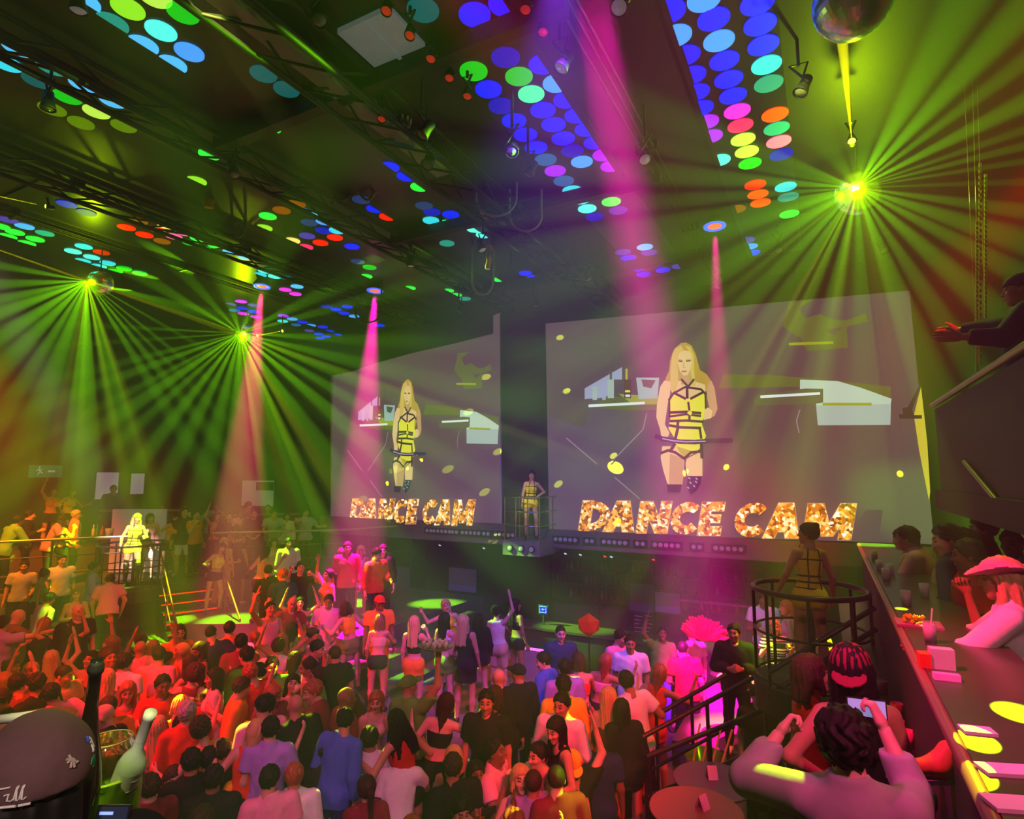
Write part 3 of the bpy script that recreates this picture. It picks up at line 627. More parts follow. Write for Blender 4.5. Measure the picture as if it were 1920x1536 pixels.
for dz in (0,-.22): MB().tube([Vector((0,0,dz)),Bp-A+Vector((0,0,dz))],.03,8).build('bar',STEEL,t)
# right hand bar counter on the balcony edge
ct=thing('bar_counter','long narrow dark counter along the right balcony edge','counter',(.43,1.0,2.35))
MB().box((-.02,0,1.19),(.47,9.2,1.25)).build('worktop',mat('counter_top',(.055,.042,.038),.32,sc=5),ct)
MB().tube([(-.035,0,1.22),(-.035,9.2,1.22)],.03,8).build('edge_rail',mat('counter_edge_red',(.28,.09,.1),.3,.3),ct)
MB().box((0,0.01,0),(.05,9.19,1.19)).build('front_panel',BLK,ct)
MB().box((-.35,0.3,.42),(0,9.0,.46)).build('drinks_shelf',STEEL,ct)
# front counter where the camera stands (bucket and bottles rest on it)
c0=atd(150,1450,1.55); ROT=YAW
fc=thing('bar_counter','dark drinks counter under the lime ice bucket','counter',(c0.x,c0.y,2.35),YAW+.2)
MB().box((-1.1,-.3,.75),(.75,.3,.79)).build('worktop',WOODB,fc)
for x in (-1.0,.65): MB().box((x-.04,-.25,0),(x+.04,.25,.75)).build('leg',BLK,fc)
# small round cocktail tables on the near right
def round_table(label,px,D,r,col,rough=.35):
    p=atd(*px,D); t=thing('cocktail_table',label,'table',(p.x,p.y,floor_at(p.x,p.y)),group='round cocktail tables'); h=p.z-floor_at(p.x,p.y)
    MB().lathe([(0,h-.03),(r*.97,h-.03),(r,h-.015),(r,h-.004),(r*.98,h),(0,h)],n=36,smooth=False,caps=False).build('table_top',col,t)
    MB().lathe([(.28,0),(.27,.02),(.05,.05),(.035,.1),(.035,h-.1),(.06,h-.03)],n=20).build('base',STEEL,t); return t,p
TT1,TP1=round_table('round violet topped cocktail table with a folded pink card',(1338,1462),6.0,.4,mat('table_violet',(.16,.06,.14),.35))
TT2,TP2=round_table('round red topped cocktail table nearest the bottom of the scene',(1305,1518),5.4,.42,mat('table_red',(.35,.08,.09),.4))
TT4,TP4=round_table('small round table beside the guests under the left screen',(702,1063),14.0,.45,mat('table_pink',(.3,.16,.2),.4))
TT5,TP5=round_table('round seat-high table behind the security guard',(1400,1275),8.6,.42,mat('table_dusk',(.2,.08,.1),.4))
# upper back counters on the left
for (a,b,lb) in (((190,958,17.3),(352,957,17.7),'back terrace counter with a pale panel under it'),((392,966,17.4),(560,957,18.0),'long back terrace counter behind the pink shirted guests')):
    A,Bp=atd(*a),atd(*b); A.y=min(A.y,13.6); Bp.y=min(Bp.y,13.7); bz=floor_at((A.x+Bp.x)/2,(A.y+Bp.y)/2); t=thing('bar_counter',lb,'counter',(A.x,A.y,bz)); d=Bp-A; d.z=0; hh=A.z-bz
    MB().bar(Vector((0,0,hh)),d+Vector((0,0,hh)),.34,.05).build('worktop',HAND,t); MB().bar(Vector((0,0,hh/2)),d+Vector((0,0,hh/2)),.08,hh).build('front_panel',BLK,t)
# DJ / camera booth on the upper right
bt=thing('booth_front','dark slanted booth front on the upper right wall','booth',(1.2,4.7,4.42)); MB().box((0,0,0),(.08,3.8,.95)).build('front_panel',BLK,bt); MB().tube([(-.02,0,1.0),(-.02,3.8,1.0)],.03,8).build('top_rail',HAND,bt); MB().tube([(-.03,.2,-.3),(-.03,2.2,.3)],.02,8).build('brace',HAND,bt)
# ---------------------------------------------------------------- projection screens with the live picture
def em(n,c,e=1.0,base=None): return mat(n,base or tuple(k*.25 for k in c),.8,e=e,ec=c,var=0,spec=.05)
YS=13.9
PALC={'bg':em('picture_mauve',(.085,.05,.062),1,(.13,.1,.11)),'skin':em('picture_skin',(.72,.52,.22)),'skin2':em('picture_skin_shade',(.5,.32,.13)),'hair':em('picture_hair',(.46,.3,.045)),'hair2':em('picture_hair_light',(.62,.46,.1)),'suit':em('picture_yellow',(.75,.72,.05)),'suit2':em('picture_yellow_deep',(.45,.40,.03)),'strap':em('picture_black',(.035,.02,.02)),'lip':em('picture_lip',(.4,.15,.1)),'eye':em('picture_eye',(.09,.05,.03)),'pale':em('picture_pale_panel',(.46,.6,.46)),'pale2':em('picture_pale_panel_low',(.36,.46,.4)),'ice':em('picture_ice',(.3,.46,.42)),'blue':em('picture_blue_grey',(.33,.36,.5)),'lime':em('picture_lime',(.3,.34,.02)),'lime2':em('picture_lime_dark',(.11,.125,.03)),'olive':em('picture_olive',(.1,.1,.05)),'white':em('picture_white',(.7,.8,.75)),'line':em('picture_line',(.28,.2,.22)),'rail':em('picture_rail',(.03,.02,.045)),'railh':em('picture_rail_glint',(.45,.35,.6)),'yel':em('picture_edge_yellow',(.6,.5,.04))}
G=bpy.data.materials.new('gold_sequin_letters'); G.use_nodes=True; nt=G.node_tree; b=nt.nodes['Principled BSDF']
tc=nt.nodes.new('ShaderNodeTexCoord'); vo=nt.nodes.new('ShaderNodeTexVoronoi'); vo.inputs['Scale'].default_value=15; nt.links.new(tc.outputs['Object'],vo.inputs['Vector'])
cr_=nt.nodes.new('ShaderNodeValToRGB'); els=cr_.color_ramp.elements; els[0].position=0; els[0].color=(.12,.03,.0,1); els[1].position=1; els[1].color=(1,1,.85,1)
for ps,cc_ in ((.25,(.38,.1,.005,1)),(.5,(.8,.3,.015,1)),(.72,(1,.55,.07,1)),(.87,(1,.82,.35,1))): e_=els.new(ps); e_.color=cc_
sp=nt.nodes.new('ShaderNodeSeparateColor'); nt.links.new(vo.outputs['Color'],sp.inputs[0]); nt.links.new(sp.outputs[0],cr_.inputs[0]); nt.links.new(cr_.outputs[0],b.inputs['Emission Color']); b.inputs['Emission Strength'].default_value=1.15; b.inputs['Base Color'].default_value=(.3,.15,.03,1); G.cycles.emission_sampling='NONE'
PALC['gold']=G; PALC['edge']=em('letter_outline',(.55,.3,.2)); KEYS=list(PALC)
def picture(mapf,parent,base,bgpoly):
    b=MB(); lay=[0]
    def P(pts,k):
        lay[0]+=1; y=-.0012*lay[0]; V=[]
        for (x,z) in [mapf(*p) for p in pts]: V.append((x-base.x,YS+y-base.y,z-base.z))
        a=sum(V[i][0]*V[(i+1)%len(V)][2]-V[(i+1)%len(V)][0]*V[i][2] for i in range(len(V)))
        if a<0: V=V[::-1]
        b.add(V,[tuple(range(len(V)))],KEYS.index(k))
    def ST(pts,w,k):
        for (x0,y0),(x1,y1) in zip(pts,pts[1:]):
            d=math.hypot(x1-x0,y1-y0) or 1; nx,ny=-(y1-y0)/d*w/2,(x1-x0)/d*w/2; ex,ey=(x1-x0)/d*w*.2,(y1-y0)/d*w*.2
            P([(x0+nx-ex,y0+ny-ey),(x1+nx+ex,y1+ny+ey),(x1-nx+ex,y1-ny+ey),(x0-nx-ex,y0-ny-ey)],k)
    P(bgpoly,'bg')
    fz=lambda L:[(1180+x/5.118,630+y/5.118) for x,y in L]
    zs=lambda L:[(1280+x/3,512+y/3) for x,y in L]; z5=lambda L:[(640+x/3,512+y/3) for x,y in L]
    # room behind the dancer
    P(zs([(600,165),(735,150),(650,200),(690,255),(770,230),(850,265),(930,265),(1030,225),(1045,275),(930,300),(800,320),(650,360),(560,300)]),'lime2')
    P(zs([(660,360),(760,290),(850,350),(920,290),(930,420),(700,440)]),'lime2'); ST(zs([(600,400),(845,392)]),5,'lime')
    P(zs([(230,570),(500,575),(860,605),(1170,640),(1170,705),(1000,650),(870,608),(660,598),(660,640),(200,650)]),'lime2')
    P(zs([(660,600),(870,608),(1000,645),(1175,708),(1170,735),(1168,855),(760,857),(750,735),(785,730),(785,700),(660,690)]),'pale'); P(zs([(752,745),(1165,738),(1168,855),(760,857)]),'pale2'); ST(zs([(790,738),(1060,738)]),5,'lime')
    P(zs([(405,690),(690,650),(790,652),(790,728),(720,738),(400,745)]),'olive'); ST(zs([(440,697),(770,678)]),5,'white'); ST(zs([(660,770),(640,830),(655,900)]),2,'line')
    P(zs([(1300,800),(1340,640),(1375,950),(1392,1230),(1385,1280),(1330,1000)]),'yel')
    P(zs([(1215,795),(1240,795),(1235,760),(1265,755),(1335,625),(1340,640),(1290,770),(1300,800),(1345,800),(1345,820),(1220,820)]),'strap')
    P(z5([(1370,650),(1500,575),(1580,530),(1580,600),(1520,600),(1500,700),(1370,710)]),'blue')
    P(z5([(1400,755),(1500,690),(1830,725),(1830,770),(1600,775)]),'lime2'); P(z5([(1560,680),(1830,700),(1830,740),(1640,740)]),'lime'); ST(z5([(1395,748),(1705,732)]),5,'white')
    for (x0,x1,y0,y1,k) in ((1415,1440,640,715,'pale2'),(1500,1535,600,705,'pale2'),(1512,1524,550,600,'olive'),(1592,1632,600,705,'eye'),(1600,1612,540,600,'suit2'),(1598,1626,660,672,'suit'),(1600,1626,685,698,'white'),(1470,1490,660,715,'blue')): P(z5([(x0,y0),(x1,y0),(x1,y1),(x0,y1)]),k)
    P(z5([(1660,590),(1790,590),(1780,705),(1675,710)]),'ice'); P(z5([(1690,600),(1770,605),(1745,650),(1700,640)]),'olive')
    for L in ([(1270,930),(1440,1075)],[(1510,1075),(1700,880),(1720,790)],[(1540,1150),(1680,1270)]): ST(z5(L),2.2,'line')
    # dancer
    P(fz([(440,120),(500,72),(545,65),(600,95),(640,180),(680,330),(745,370),(790,440),(760,545),(700,500),(640,500),(600,480),(560,430),(480,430),(455,540),(420,560),(395,520),(380,570),(345,440),(355,400),(385,340),(395,240),(415,170)]),'hair')
    P(fz([(340,430),(400,440),(395,560),(375,640),(360,740),(345,850),(390,930),(375,970),(310,965),(300,900),(262,780),(270,650),(300,490)]),'skin')
    P(fz([(745,500),(790,430),(820,500),(835,600),(850,700),(820,770),(740,805),(690,775),(710,700),(770,690),(750,600)]),'skin2'); P(fz([(700,705),(760,690),(800,720),(790,790),(720,808),(690,770)]),'skin')
    P(fz([(380,450),(500,430),(600,430),(730,470),(735,560),(600,600),(430,590)]),'skin')
    P(fz([(320,1060),(445,1060),(530,1170),(527,1330),(512,1425),(440,1435),(370,1420),(330,1290),(305,1170)]),'skin'); P(fz([(395,1130),(525,1180),(527,1330),(512,1425),(385,1425),(390,1250)]),'skin2')
    P(fz([(555,1180),(690,1110),(705,1200),(705,1345),(560,1345),(543,1230)]),'skin')
    P(fz([(385,600),(430,545),(540,600),(600,600),(690,540),(738,580),(725,720),(700,850),(740,960),(725,990),(690,1070),(640,1120),(540,1175),(470,1100),(445,1060),(440,985),(380,890),(400,780)]),'suit')
    P(fz([(455,1060),(620,1110),(540,1172),(480,1110)]),'suit2')
    P(fz([(510,370),(585,365),(600,470),(500,470)]),'skin2')
    P(fz([(472,175),(500,150),(540,143),(580,152),(605,190),(606,250),(592,320),(565,378),(525,385),(490,345),(466,262)]),'skin')
    P(fz([(440,130),(500,95),(525,140),(480,175),(465,260),(475,380),(470,470),(440,555),(400,500),(400,330),(415,200)]),'hair2'); P(fz([(540,95),(590,110),(625,200),(625,330),(640,480),(612,480),(590,340),(606,250),(600,185)]),'hair2')
    for L,w,k in (([(478,244),(512,248)],2.6,'eye'),([(552,246),(592,240)],2.6,'eye'),([(476,230),(515,236)],1.2,'hair'),([(550,234),(594,226)],1.2,'hair'),([(508,346),(552,344)],3,'lip'),([(530,260),(522,305),(542,308)],1.4,'skin2')): ST(fz(L),w,k)
    for L,w in (([(505,420),(565,485)],4),([(625,420),(575,485)],4),([(385,620),(430,555),(540,495),(690,515),(738,560)],4),([(430,548),(545,606)],4.5),([(712,545),(595,606)],4.5),([(560,480),(562,600)],5),([(572,640),(582,715)],4),([(402,738),(550,732),(690,745)],5),([(405,775),(550,755),(690,772)],4),([(400,820),(560,815),(712,826)],4.5),([(395,862),(500,880),(690,887)],5),([(475,880),(450,985)],5.5),([(682,885),(697,985)],4.5),([(475,825),(470,880)],5),([(585,760),(583,820)],4.5),([(735,560),(740,700)],3),([(392,610),(395,780)],3),([(315,1125),(380,1100),(450,1120),(535,1178)],5),([(535,1178),(600,1120),(695,1110)],5),([(445,1040),(400,1110)],6),([(700,1040),(705,1170)],6)): ST(fz(L),w,'strap')
    P(fz([(560,745),(585,720),(612,735),(600,770)]),'suit')
    P(fz([(570,1345),(700,1350),(690,1420),(655,1480),(600,1520),(560,1450)]),'rail')
    for q in ((585,1365),(655,1370),(597,1408),(632,1440),(575,1455),(650,1400)): ST(fz([(q[0]-8,q[1]-6),(q[0]+6,q[1]+8)]),2.2,'railh')
    P(fz([(370,1424),(512,1424),(500,1500),(380,1500)]),'rail')
    ST(fz([(265,965),(330,990),(500,1018),(640,1022),(760,1010),(990,1005)]),8.5,'rail'); ST(fz([(330,988),(440,1010),(560,1018),(740,1014)]),2.2,'railh')
    # gold lettering
    def letter(ch,x0,x1):
        yt=938.5+(x0-1090)*.011; yb=995+(x0-1090)*.036; h=yb-yt; sl=.1
        def M(u,v): return (x0+(x1-x0)*u+ (v-.5)*h*sl*1.6 , yb-h*v)
        Q={'D':[[(0,0),(.36,0),(.36,1),(0,1)]],'A':[[(0,0),(.33,0),(.66,1),(.3,1)],[(.62,0),(1,0),(.72,1),(.36,1)],[(.25,.18),(.75,.18),(.68,.45),(.35,.45)]],'N':[[(0,0),(.34,0),(.34,1),(0,1)],[(.66,0),(1,0),(1,1),(.66,1)],[(.05,1),(.4,1),(.95,0),(.6,0)]],'C':[],'E':[[(0,0),(.45,0),(.45,1),(0,1)],[(.3,0),(1,0),(1,.28),(.3,.28)],[(.3,.38),(.9,.38),(.9,.63),(.3,.63)],[(.3,.73),(1,.73),(1,1),(.3,1)]],'M':[[(0,0),(.27,0),(.27,1),(0,1)],[(.73,0),(1,0),(1,1),(.73,1)],[(.0,1),(.33,1),(.62,.1),(.38,.1)],[(.67,1),(1,1),(.62,.1),(.38,.1)]]}[ch]
        arcs={'D':(.3,.5,.7,.5,.36,.26,-90,90),'C':(.55,.5,.55,.5,.24,.2,42,318)}.get(ch)
        qs=list(Q)
        if arcs:
            cx,cy,ra,rb,ia,ib,a0,a1=arcs; n=14
            for i in range(n):
                t0,t1=[math.radians(a0+(a1-a0)*k/n) for k in (i,i+1)]
                qs.append([(cx+ra*math.cos(t0),cy+rb*math.sin(t0)),(cx+ra*math.cos(t1),cy+rb*math.sin(t1)),(cx+ia*math.cos(t1),cy+ib*math.sin(t1)),(cx+ia*math.cos(t0),cy+ib*math.sin(t0))])
        for q in qs: 
            for k in range(4): ST([M(*q[k]),M(*q[(k+1)%4])],2.0,'edge') if not arcs or q in Q else None
        for q in qs: P([M(*v) for v in q],'gold')
    for ch,x0,x1 in (('D',1092,1148),('A',1138,1197),('N',1200,1259),('C',1261,1316),('E',1315,1358),('C',1380,1440),('A',1436,1504),('M',1510,1600)): letter(ch,x0,x1)
    return b.build('projected_picture',[PALC[k] for k in KEYS],parent)
SCRM=mat('screen_fabric',(.4,.38,.38),.8,var=.04,spec=.1)
def screen(label,corners,mapf,bgpoly):
    P=[aty(*c,YS+.03) for c in corners]; base=Vector((sum(p.x for p in P)/len(P),YS,min(p.z for p in P))); t=thing('projection_screen',label,'screen',base)
    b=MB(); V=[(p.x-base.x,YS+.02-base.y,p.z-base.z) for p in P]; W2=[(x,y+.05,z) for x,y,z in V]; n=len(V)
    b.add(V+W2,[tuple(range(n))[::-1],tuple(range(n,2*n))]+[(i,(i+1)%n,n+(i+1)%n,n+i) for i in range(n)]); b.build('screen_fabric',SCRM,t)
    picture(mapf,t,base,bgpoly); return t
mr=lambda x,y:(lambda p:(p.x,p.z))(aty(x,y,YS))
RC=[(1023,607),(1240,587),(1480,565),(1705,545),(1728,780),(1752,1021),(1400,1009),(1030,998)]
screen('wide projection screen on the right showing the dancer and gold dance cam letters',RC,mr,RC)
# the left screen shows the same picture, narrower
A1,A2=mr(1283.5,681),mr(1602,1012); L1,L2=mr(761,741),mr(898,985); D1,D2=mr(1089,994),mr(661,976)
sx=(L2[0]-D2[0])/(A2[0]-D1[0]); sz=(L1[1]-L2[1])/(A1[1]-A2[1])
def ml(x,y): X,Z=mr(x,y); return (L2[0]+(X-A2[0])*sx,L2[1]+(Z-A2[1])*sz)
LC=[(620,705),(660,697),(700,683),(770,663),(850,645),(925,626),(925,592),(937,587),(941,992),(800,985),(620,976)]
def inv(px,py):  # left screen outline expressed in right picture pixels
    X,Z=mr(px,py); X=A2[0]+(X-L2[0])/sx; Z=A2[1]+(Z-L2[1])/sz; q=proj((X,YS,Z)); return (q[0],q[1])
# keep the right margin of the picture inside the left screen
def mlc(x,y):
    X,Z=ml(x,y); lim=aty(939,800,YS).x; lo=aty(621,800,YS).x; return (max(min(X,lim),lo),Z)
screen('narrow projection screen on the left showing the same dancer picture',LC,mlc,[inv(*p) for p in LC])
# ---------------------------------------------------------------- fascia with blinder lights under the screens
FAS=mat('fascia_grey',(.13,.1,.1),.5,sc=3)
f=MB(); f.box((-14.1,13.72,2.78),(-7.45,14.19,3.3)); f.box((-6.45,13.72,2.78),(1.9,14.19,3.22)); struct(f.build('trim_1',FAS))
GLS=mat('lamp_glass',(.5,.45,.42),.15,0,var=0)
def blinder(n,loc,label,grp):
    w=.13*n+.06; t=thing('blinder_light',label,'light fixture',loc,group=grp); MB().box((-w/2,-.06,-.085),(w/2,0,.085)).build('housing',BLK,t)
    for i in range(n):
        x=(i-(n-1)/2)*.13; R=Matrix.Rotation(math.radians(90),3,'X'); MB().lathe([(.05,0),(.048,.012),(.03,.006),(0,.002)],(x,-.06,0),R,14,0).build('lamp',GLS,t)
    return t
names=['five lamp blinder on the fascia','two lamp blinder on the fascia']
BL=[(5,1310,1018,'under the letters E and C'),(2,1200,1014,'under the letter A of the right screen'),(5,1122,1012,'under the first letter of the right screen'),(2,1255,1016,'under the letter N of the right screen'),(5,1150+0,0,''),]
for i,(n,px,lb) in enumerate([(5,1060,'five lamp blinder just right of the central dancer balcony'),(2,1105,'two lamp blinder under the gold letter D of the right screen'),(5,1152,'five lamp blinder under the first gold letter A of the right screen'),(2,1200,'two lamp blinder under the gold letter N of the right screen'),(5,1249,'five lamp blinder under the first gold letter C of the right screen'),(2,1306,'two lamp blinder under the gold letter E of the right screen'),(5,1365,'five lamp blinder under the second gold letter C of the right screen'),
    (5,945,'five lamp blinder just left of the central dancer balcony'),(2,911,'two lamp blinder under the gold letter M of the left screen'),(5,882,'five lamp blinder under the last gold letter A of the left screen'),(2,852,'two lamp blinder under the gold letter C of the left screen'),(5,828,'five lamp blinder under the gold letter E of the left screen'),(2,804,'two lamp blinder under the gold letter N of the left screen')]):
    z=3.0 if px>1000 else 3.04; y0=1020; p=aty(px,y0,13.66); blinder(n,(p.x,13.72,z),lb,'blinder lights on the fascia')
for dx,lb in ((-.28,'round white lamp at the left of the central balcony front'),(.02,'round white lamp in the middle of the central balcony front'),(.3,'round white lamp at the right of the central balcony front')):
    t=thing('round_lamp',lb,'light fixture',(CC.x+dx,CC.y-.45,CC.z-.17)); R=Matrix.Rotation(math.radians(90),3,'X'); MB().lathe([(.085,0),(.085,.05),(.07,.05)],R=R,n=16).build('housing',BLK,t); MB().lathe([(.07,.045),(.04,.06),(0,.062)],R=R,n=16).build('lens',GLS,t)
# ---------------------------------------------------------------- lit dots on the ceiling panels
DC={'b':(0,.01,1),'B':(0,.0,.45),'s':(.06,.36,1),'S':(.08,.55,1),'c':(.03,.75,.85),'C':(.09,1,.9),'t':(.01,.28,.2),'T':(0,.09,.09),'g':(0,.55,.01),'G':(.02,1,.05),'m':(.06,1,.4),'l':(.28,.85,.02),'L':(.5,.9,.08),'o':(.09,.2,.0),'O':(1,.07,0),'r':(1,.005,0),'R':(.6,.02,.0),'n':(.22,.06,.0),'y':(1,.85,.15),'p':(1,.02,.15),'P':(1,.13,.38),'v':(.4,.01,1),'M':(.85,.02,.85),'i':(.06,.03,.35),'d':(.01,.03,.12),'u':(.01,.1,.3)}
DOTS='''240,15,l 343,23,g 302,57,C 210,43,t,1 268,84,S,1 355,97,s 323,120,S,1 290,-8,L 155,2,S,1 35,89,S,2 12,118,c 98,125,t,2 70,150,T 157,157,S,2 127,181,g 212,188,S,2 98,204,o 181,209,L 152,230,o 232,236,o
494,138,T 537,167,T 505,238,G,1 393,289,G,2 368,339,l,2 125,382,B 162,398,d 15,412,i 46,424,s 28,435,G 84,437,t 66,448,G 0,424,G 14,443,G,2 50,456,G,2 157,462,c 137,471,C 190,473,R 172,482,C 155,489,c,2 202,493,c 185,499,c,2 233,503,g 215,508,g,2 262,512,G
237,426,r 294,430,O 271,440,r 326,443,P 304,452,n 312,423,y,1 260,414,n 345,436,P,1 357,455,g 372,447,G,2 382,466,g,2 405,461,G,1 432,472,S,1 460,482,S,1 502,405,G 528,394,n 556,382,n 585,397,S,1 580,417,d 608,415,s,1 606,432,B 576,442,i 548,451,y,2 601,455,r 573,463,p 628,445,r 495,427,l,2 632,432,c,1 660,462,b 497,508,C 515,518,C 487,515,c,2 535,520,T 557,537,S 535,543,M 554,551,M
432,571,i 452,565,v 475,572,i 454,578,b 475,584,b 440,582,u 456,588,M 480,594,M 531,592,v 530,602,c 548,598,s 567,604,b 583,610,s 555,609,u 580,620,i 605,613,b 597,626,b 617,621,b 632,628,b 612,631,b 600,634,b 612,575,B 630,580,b 651,575,b 645,587,b 664,593,s 712,610,b
793,18,T 890,27,b 946,6,b,1 948,107,B 888,133,g 1018,120,b,1 973,143,g 916,167,b 1043,156,s,1 996,176,m 940,198,B 1062,187,b,1 1018,206,b 964,226,b 1082,216,b,1 1038,233,b 985,252,b 1100,242,b,1 1056,259,b 1005,276,b 1116,267,b,1 1073,282,B 1023,299,u 1132,290,v,1 1091,303,s 1041,320,v 1146,311,v,1 1057,339,u 1172,349,c,1 1073,357,c 1134,361,g 1088,374,C 1146,378,G 1101,391,C 1159,394,i 1115,406,B
1209,463,S 1168,472,i 1178,483,b 1187,493,b 1196,503,b 1217,473,i 1226,485,b 1234,495,b 1243,506,b 1265,487,i 1273,499,i 1206,514,b 730,313,b,2 762,330,b,1 787,350,G,1 810,397,B 845,402,b 808,413,c 838,419,m,2 872,415,C,1 890,429,C,1 907,440,C,1 838,456,t 795,385,d 703,391,b,1 727,406,r,1 677,374,d 671,490,d 693,501,g 686,518,G 768,540,G,2 840,545,G,2 855,553,G,2 872,560,t 935,524,G,1 947,534,G,1 985,512,b 1000,520,b
1255,20,b 1268,66,s 1285,103,b 1320,-2,s 1338,35,b 1348,76,s 1358,113,b 1366,148,b 1374,179,b 1420,5,b 1425,45,b 1431,84,b 1437,121,c 1441,156,t 1297,140,b 1305,172,b 1313,202,b 1324,228,v 1382,208,M 1453,214,O 1332,255,v 1388,235,p 1456,240,t 1393,261,L 1400,284,L 1460,265,P 1348,300,C 1406,306,g 1465,289,B 1416,346,r 1421,364,O 1426,380,O 1380,392,n 1473,350,c 1478,369,t 1480,401,G 1399,450,i 1405,462,s 1410,474,b'''.split()
STRIPS=[('lit dot panel above the right screen, cut straight on both sides',-1.16,-.17),('lit dot panel left of the big magenta beam, mostly blue dots',-3.46,-2.42),('lit dot panel over the middle of the hall left of the heavy truss',-6.62,-5.18),('lit dot panel left of the second truss with cyan and green dots',-9.06,-7.22),('lit dot panel with red and orange dots above the left mirror balls',-11.72,-10.22),('lit dot panel in the far left corner of the ceiling',-14.7,-12.38)]
dz=CEIL-.03; LR=.156; DISC=[]
def disc_mesh(kind):
    n=28; pts=[(LR*math.cos(2*math.pi*i/n),LR*math.sin(2*math.pi*i/n)) for i in range(n)]
    if kind==1: pts=[p for p in pts if p[0]<=.012]     # right side hidden behind the panel edge
    if kind==2: pts=[p for p in pts if p[0]>=-.012]
    return MB().prism(pts,-.012,0).mesh('light_disc',[None])
DM={k:disc_mesh(k) for k in (0,1,2)}; PANELM=mat('dot_panel_black',(.015,.014,.018),.35,var=.05)
byS={}
for d in DOTS:
    q=d.split(','); p=atz(float(q[0]),float(q[1]),dz); k=int(q[3]) if len(q)>3 else 0
    i=min(range(6),key=lambda n:abs(p.x-(STRIPS[n][1]+STRIPS[n][2])/2)); 
    for a,b,kk in ((-1.12,-1.06,2),(-2.56,-2.44,1),(-6.13,-5.97,2),(-7.43,-7.25,1),(-8.97,-8.77,2),(-10.4,-10.25,1),(-13.65,-13.4,2)):
        if a<p.x<b: k=kk
    byS.setdefault(i,[]).append((p,q[2],k))
for i,L in byS.items():
    xs=[p.x for p,_,_ in L]; ys=[p.y for p,_,_ in L]; x0,x1,y0,y1=STRIPS[i][1],STRIPS[i][2],min(ys)-.6,min(max(ys)+.3,YE-.05); 
    t=thing('ceiling_dot_panel',STRIPS[i][0],'light panel',((x0+x1)/2,(y0+y1)/2,CEIL),group='lit dot panels on the ceiling')
    MB().box((x0-t.location.x,y0-t.location.y,-.028),(x1-t.location.x,y1-t.location.y,-.002)).build('panel',PANELM,t)
    for p,c,k in L:
        o=bpy.data.objects.new('light_disc',DM[k]); COL.objects.link(o); o.parent=t; o.location=(min(max(p.x,x0+.0),x1)-t.location.x,p.y-t.location.y,-.03)
        if i==0 and p.x>x1-LR: o.location.x=x1-LR-t.location.x if k else p.x-t.location.x
        o.scale=(1,1,1) if i<2 else (.93,.93,1)
        o.material_slots[0].link='OBJECT'; o.material_slots[0].material=mat('led_'+c,DC[c],.5,e=1.0,var=0)
# ---------------------------------------------------------------- ceiling beams, trusses, slats
BEAM=mat('ceiling_steel',(.014,.013,.014),.6,.1,sc=4)
def truss(x,y0,y1,z,w,h,label,diag=True):
    t=thing('ceiling_truss',label,'truss',(x,y0,z)); L=y1-y0; b=MB()
    for sx in (-w/2,w/2):
        for sz in (0,h): b.tube([(sx,0,sz),(sx,L,sz)],.035,8)
    b.build('chord',BEAM,t); d=MB(); n=int(L/.55)
    for i in range(n):
        for sx in (-w/2,w/2): d.tube([(sx,L*i/n,0 if i%2 else h),(sx,L*(i+1)/n,h if i%2 else 0)],.016,6)
        d.tube([(-w/2,L*i/n,0),(w/2,L*(i+1)/n,0)],.016,6)
    d.build('bracing',BEAM,t)
    s=MB()
    for k in (.1,.5,.9): s.tube([(0,L*k,h),(0,L*k,CEIL-z)],.02,6)
    s.build('hanger',BEAM,t); return t
truss(-4.4,1.2,13.6,8.62,.5,.34,'heavy black lighting truss running down the middle of the ceiling')
truss(-6.87,.6,12.8,8.72,.3,.26,'black lighting truss left of the middle of the ceiling')
truss(-9.65,.4,12.8,8.72,.35,.26,'black lighting truss over the left mirror balls')
for k,(x,lb) in enumerate([(-10.02,'thin dark conduit left of the left truss'),(-12.05,'thin dark conduit over the far left corner'),(-1.9,'thin dark conduit beside the mostly blue dot panel')]):
    t=thing('conduit',lb,'conduit',(x,.5,CEIL-.06)); b=MB()
    for dx in (-.1,0,.08): b.tube([(dx,0,-.03),(dx,13.2,-.03)],.022,6)
    b.build('pipe',BEAM,t)
    for y in range(1,13,3): MB().box((-.16,y,-.06),(.14,y+.05,.055)).build('clip',BEAM,t)
for i,(y,lb) in enumerate([(4.6,'dark cross beam nearest overhead'),(8.2,'dark cross beam above the middle of the floor'),(11.6,'dark cross beam before the screens')]):
    o=MB().box((-6.9,y,8.86),(-1.9,y+.14,CEIL-.05)).build('cross_beam',BEAM); tag(o,lb,'beam')
GB_=MB().box((-4.72,3.0,8.86),(-4.5,6.6,9.05)).build('ceiling_beam',mat('beam_pale_grey',(.3,.29,.28),.6,sc=3)); tag(GB_,'pale grey concrete beam beside the heavy truss overhead','beam')
HATM=mat('hatch_grey',(.5,.52,.5),.6,e=.09,ec=(.6,.7,.65))  # emission added to keep the poorly lit hatch pale
p=atz(716,72,CEIL-.05); o=MB().box((p.x-.34,p.y-.28,CEIL-.07),(p.x+.34,p.y+.28,CEIL-.01)).box((p.x-.02,p.y-.3,CEIL-.085),(p.x+.02,p.y+.3,CEIL-.07)).build('ceiling_hatch',HATM); tag(o,'pale square two pane hatch in the dark ceiling above the heavy truss','hatch')
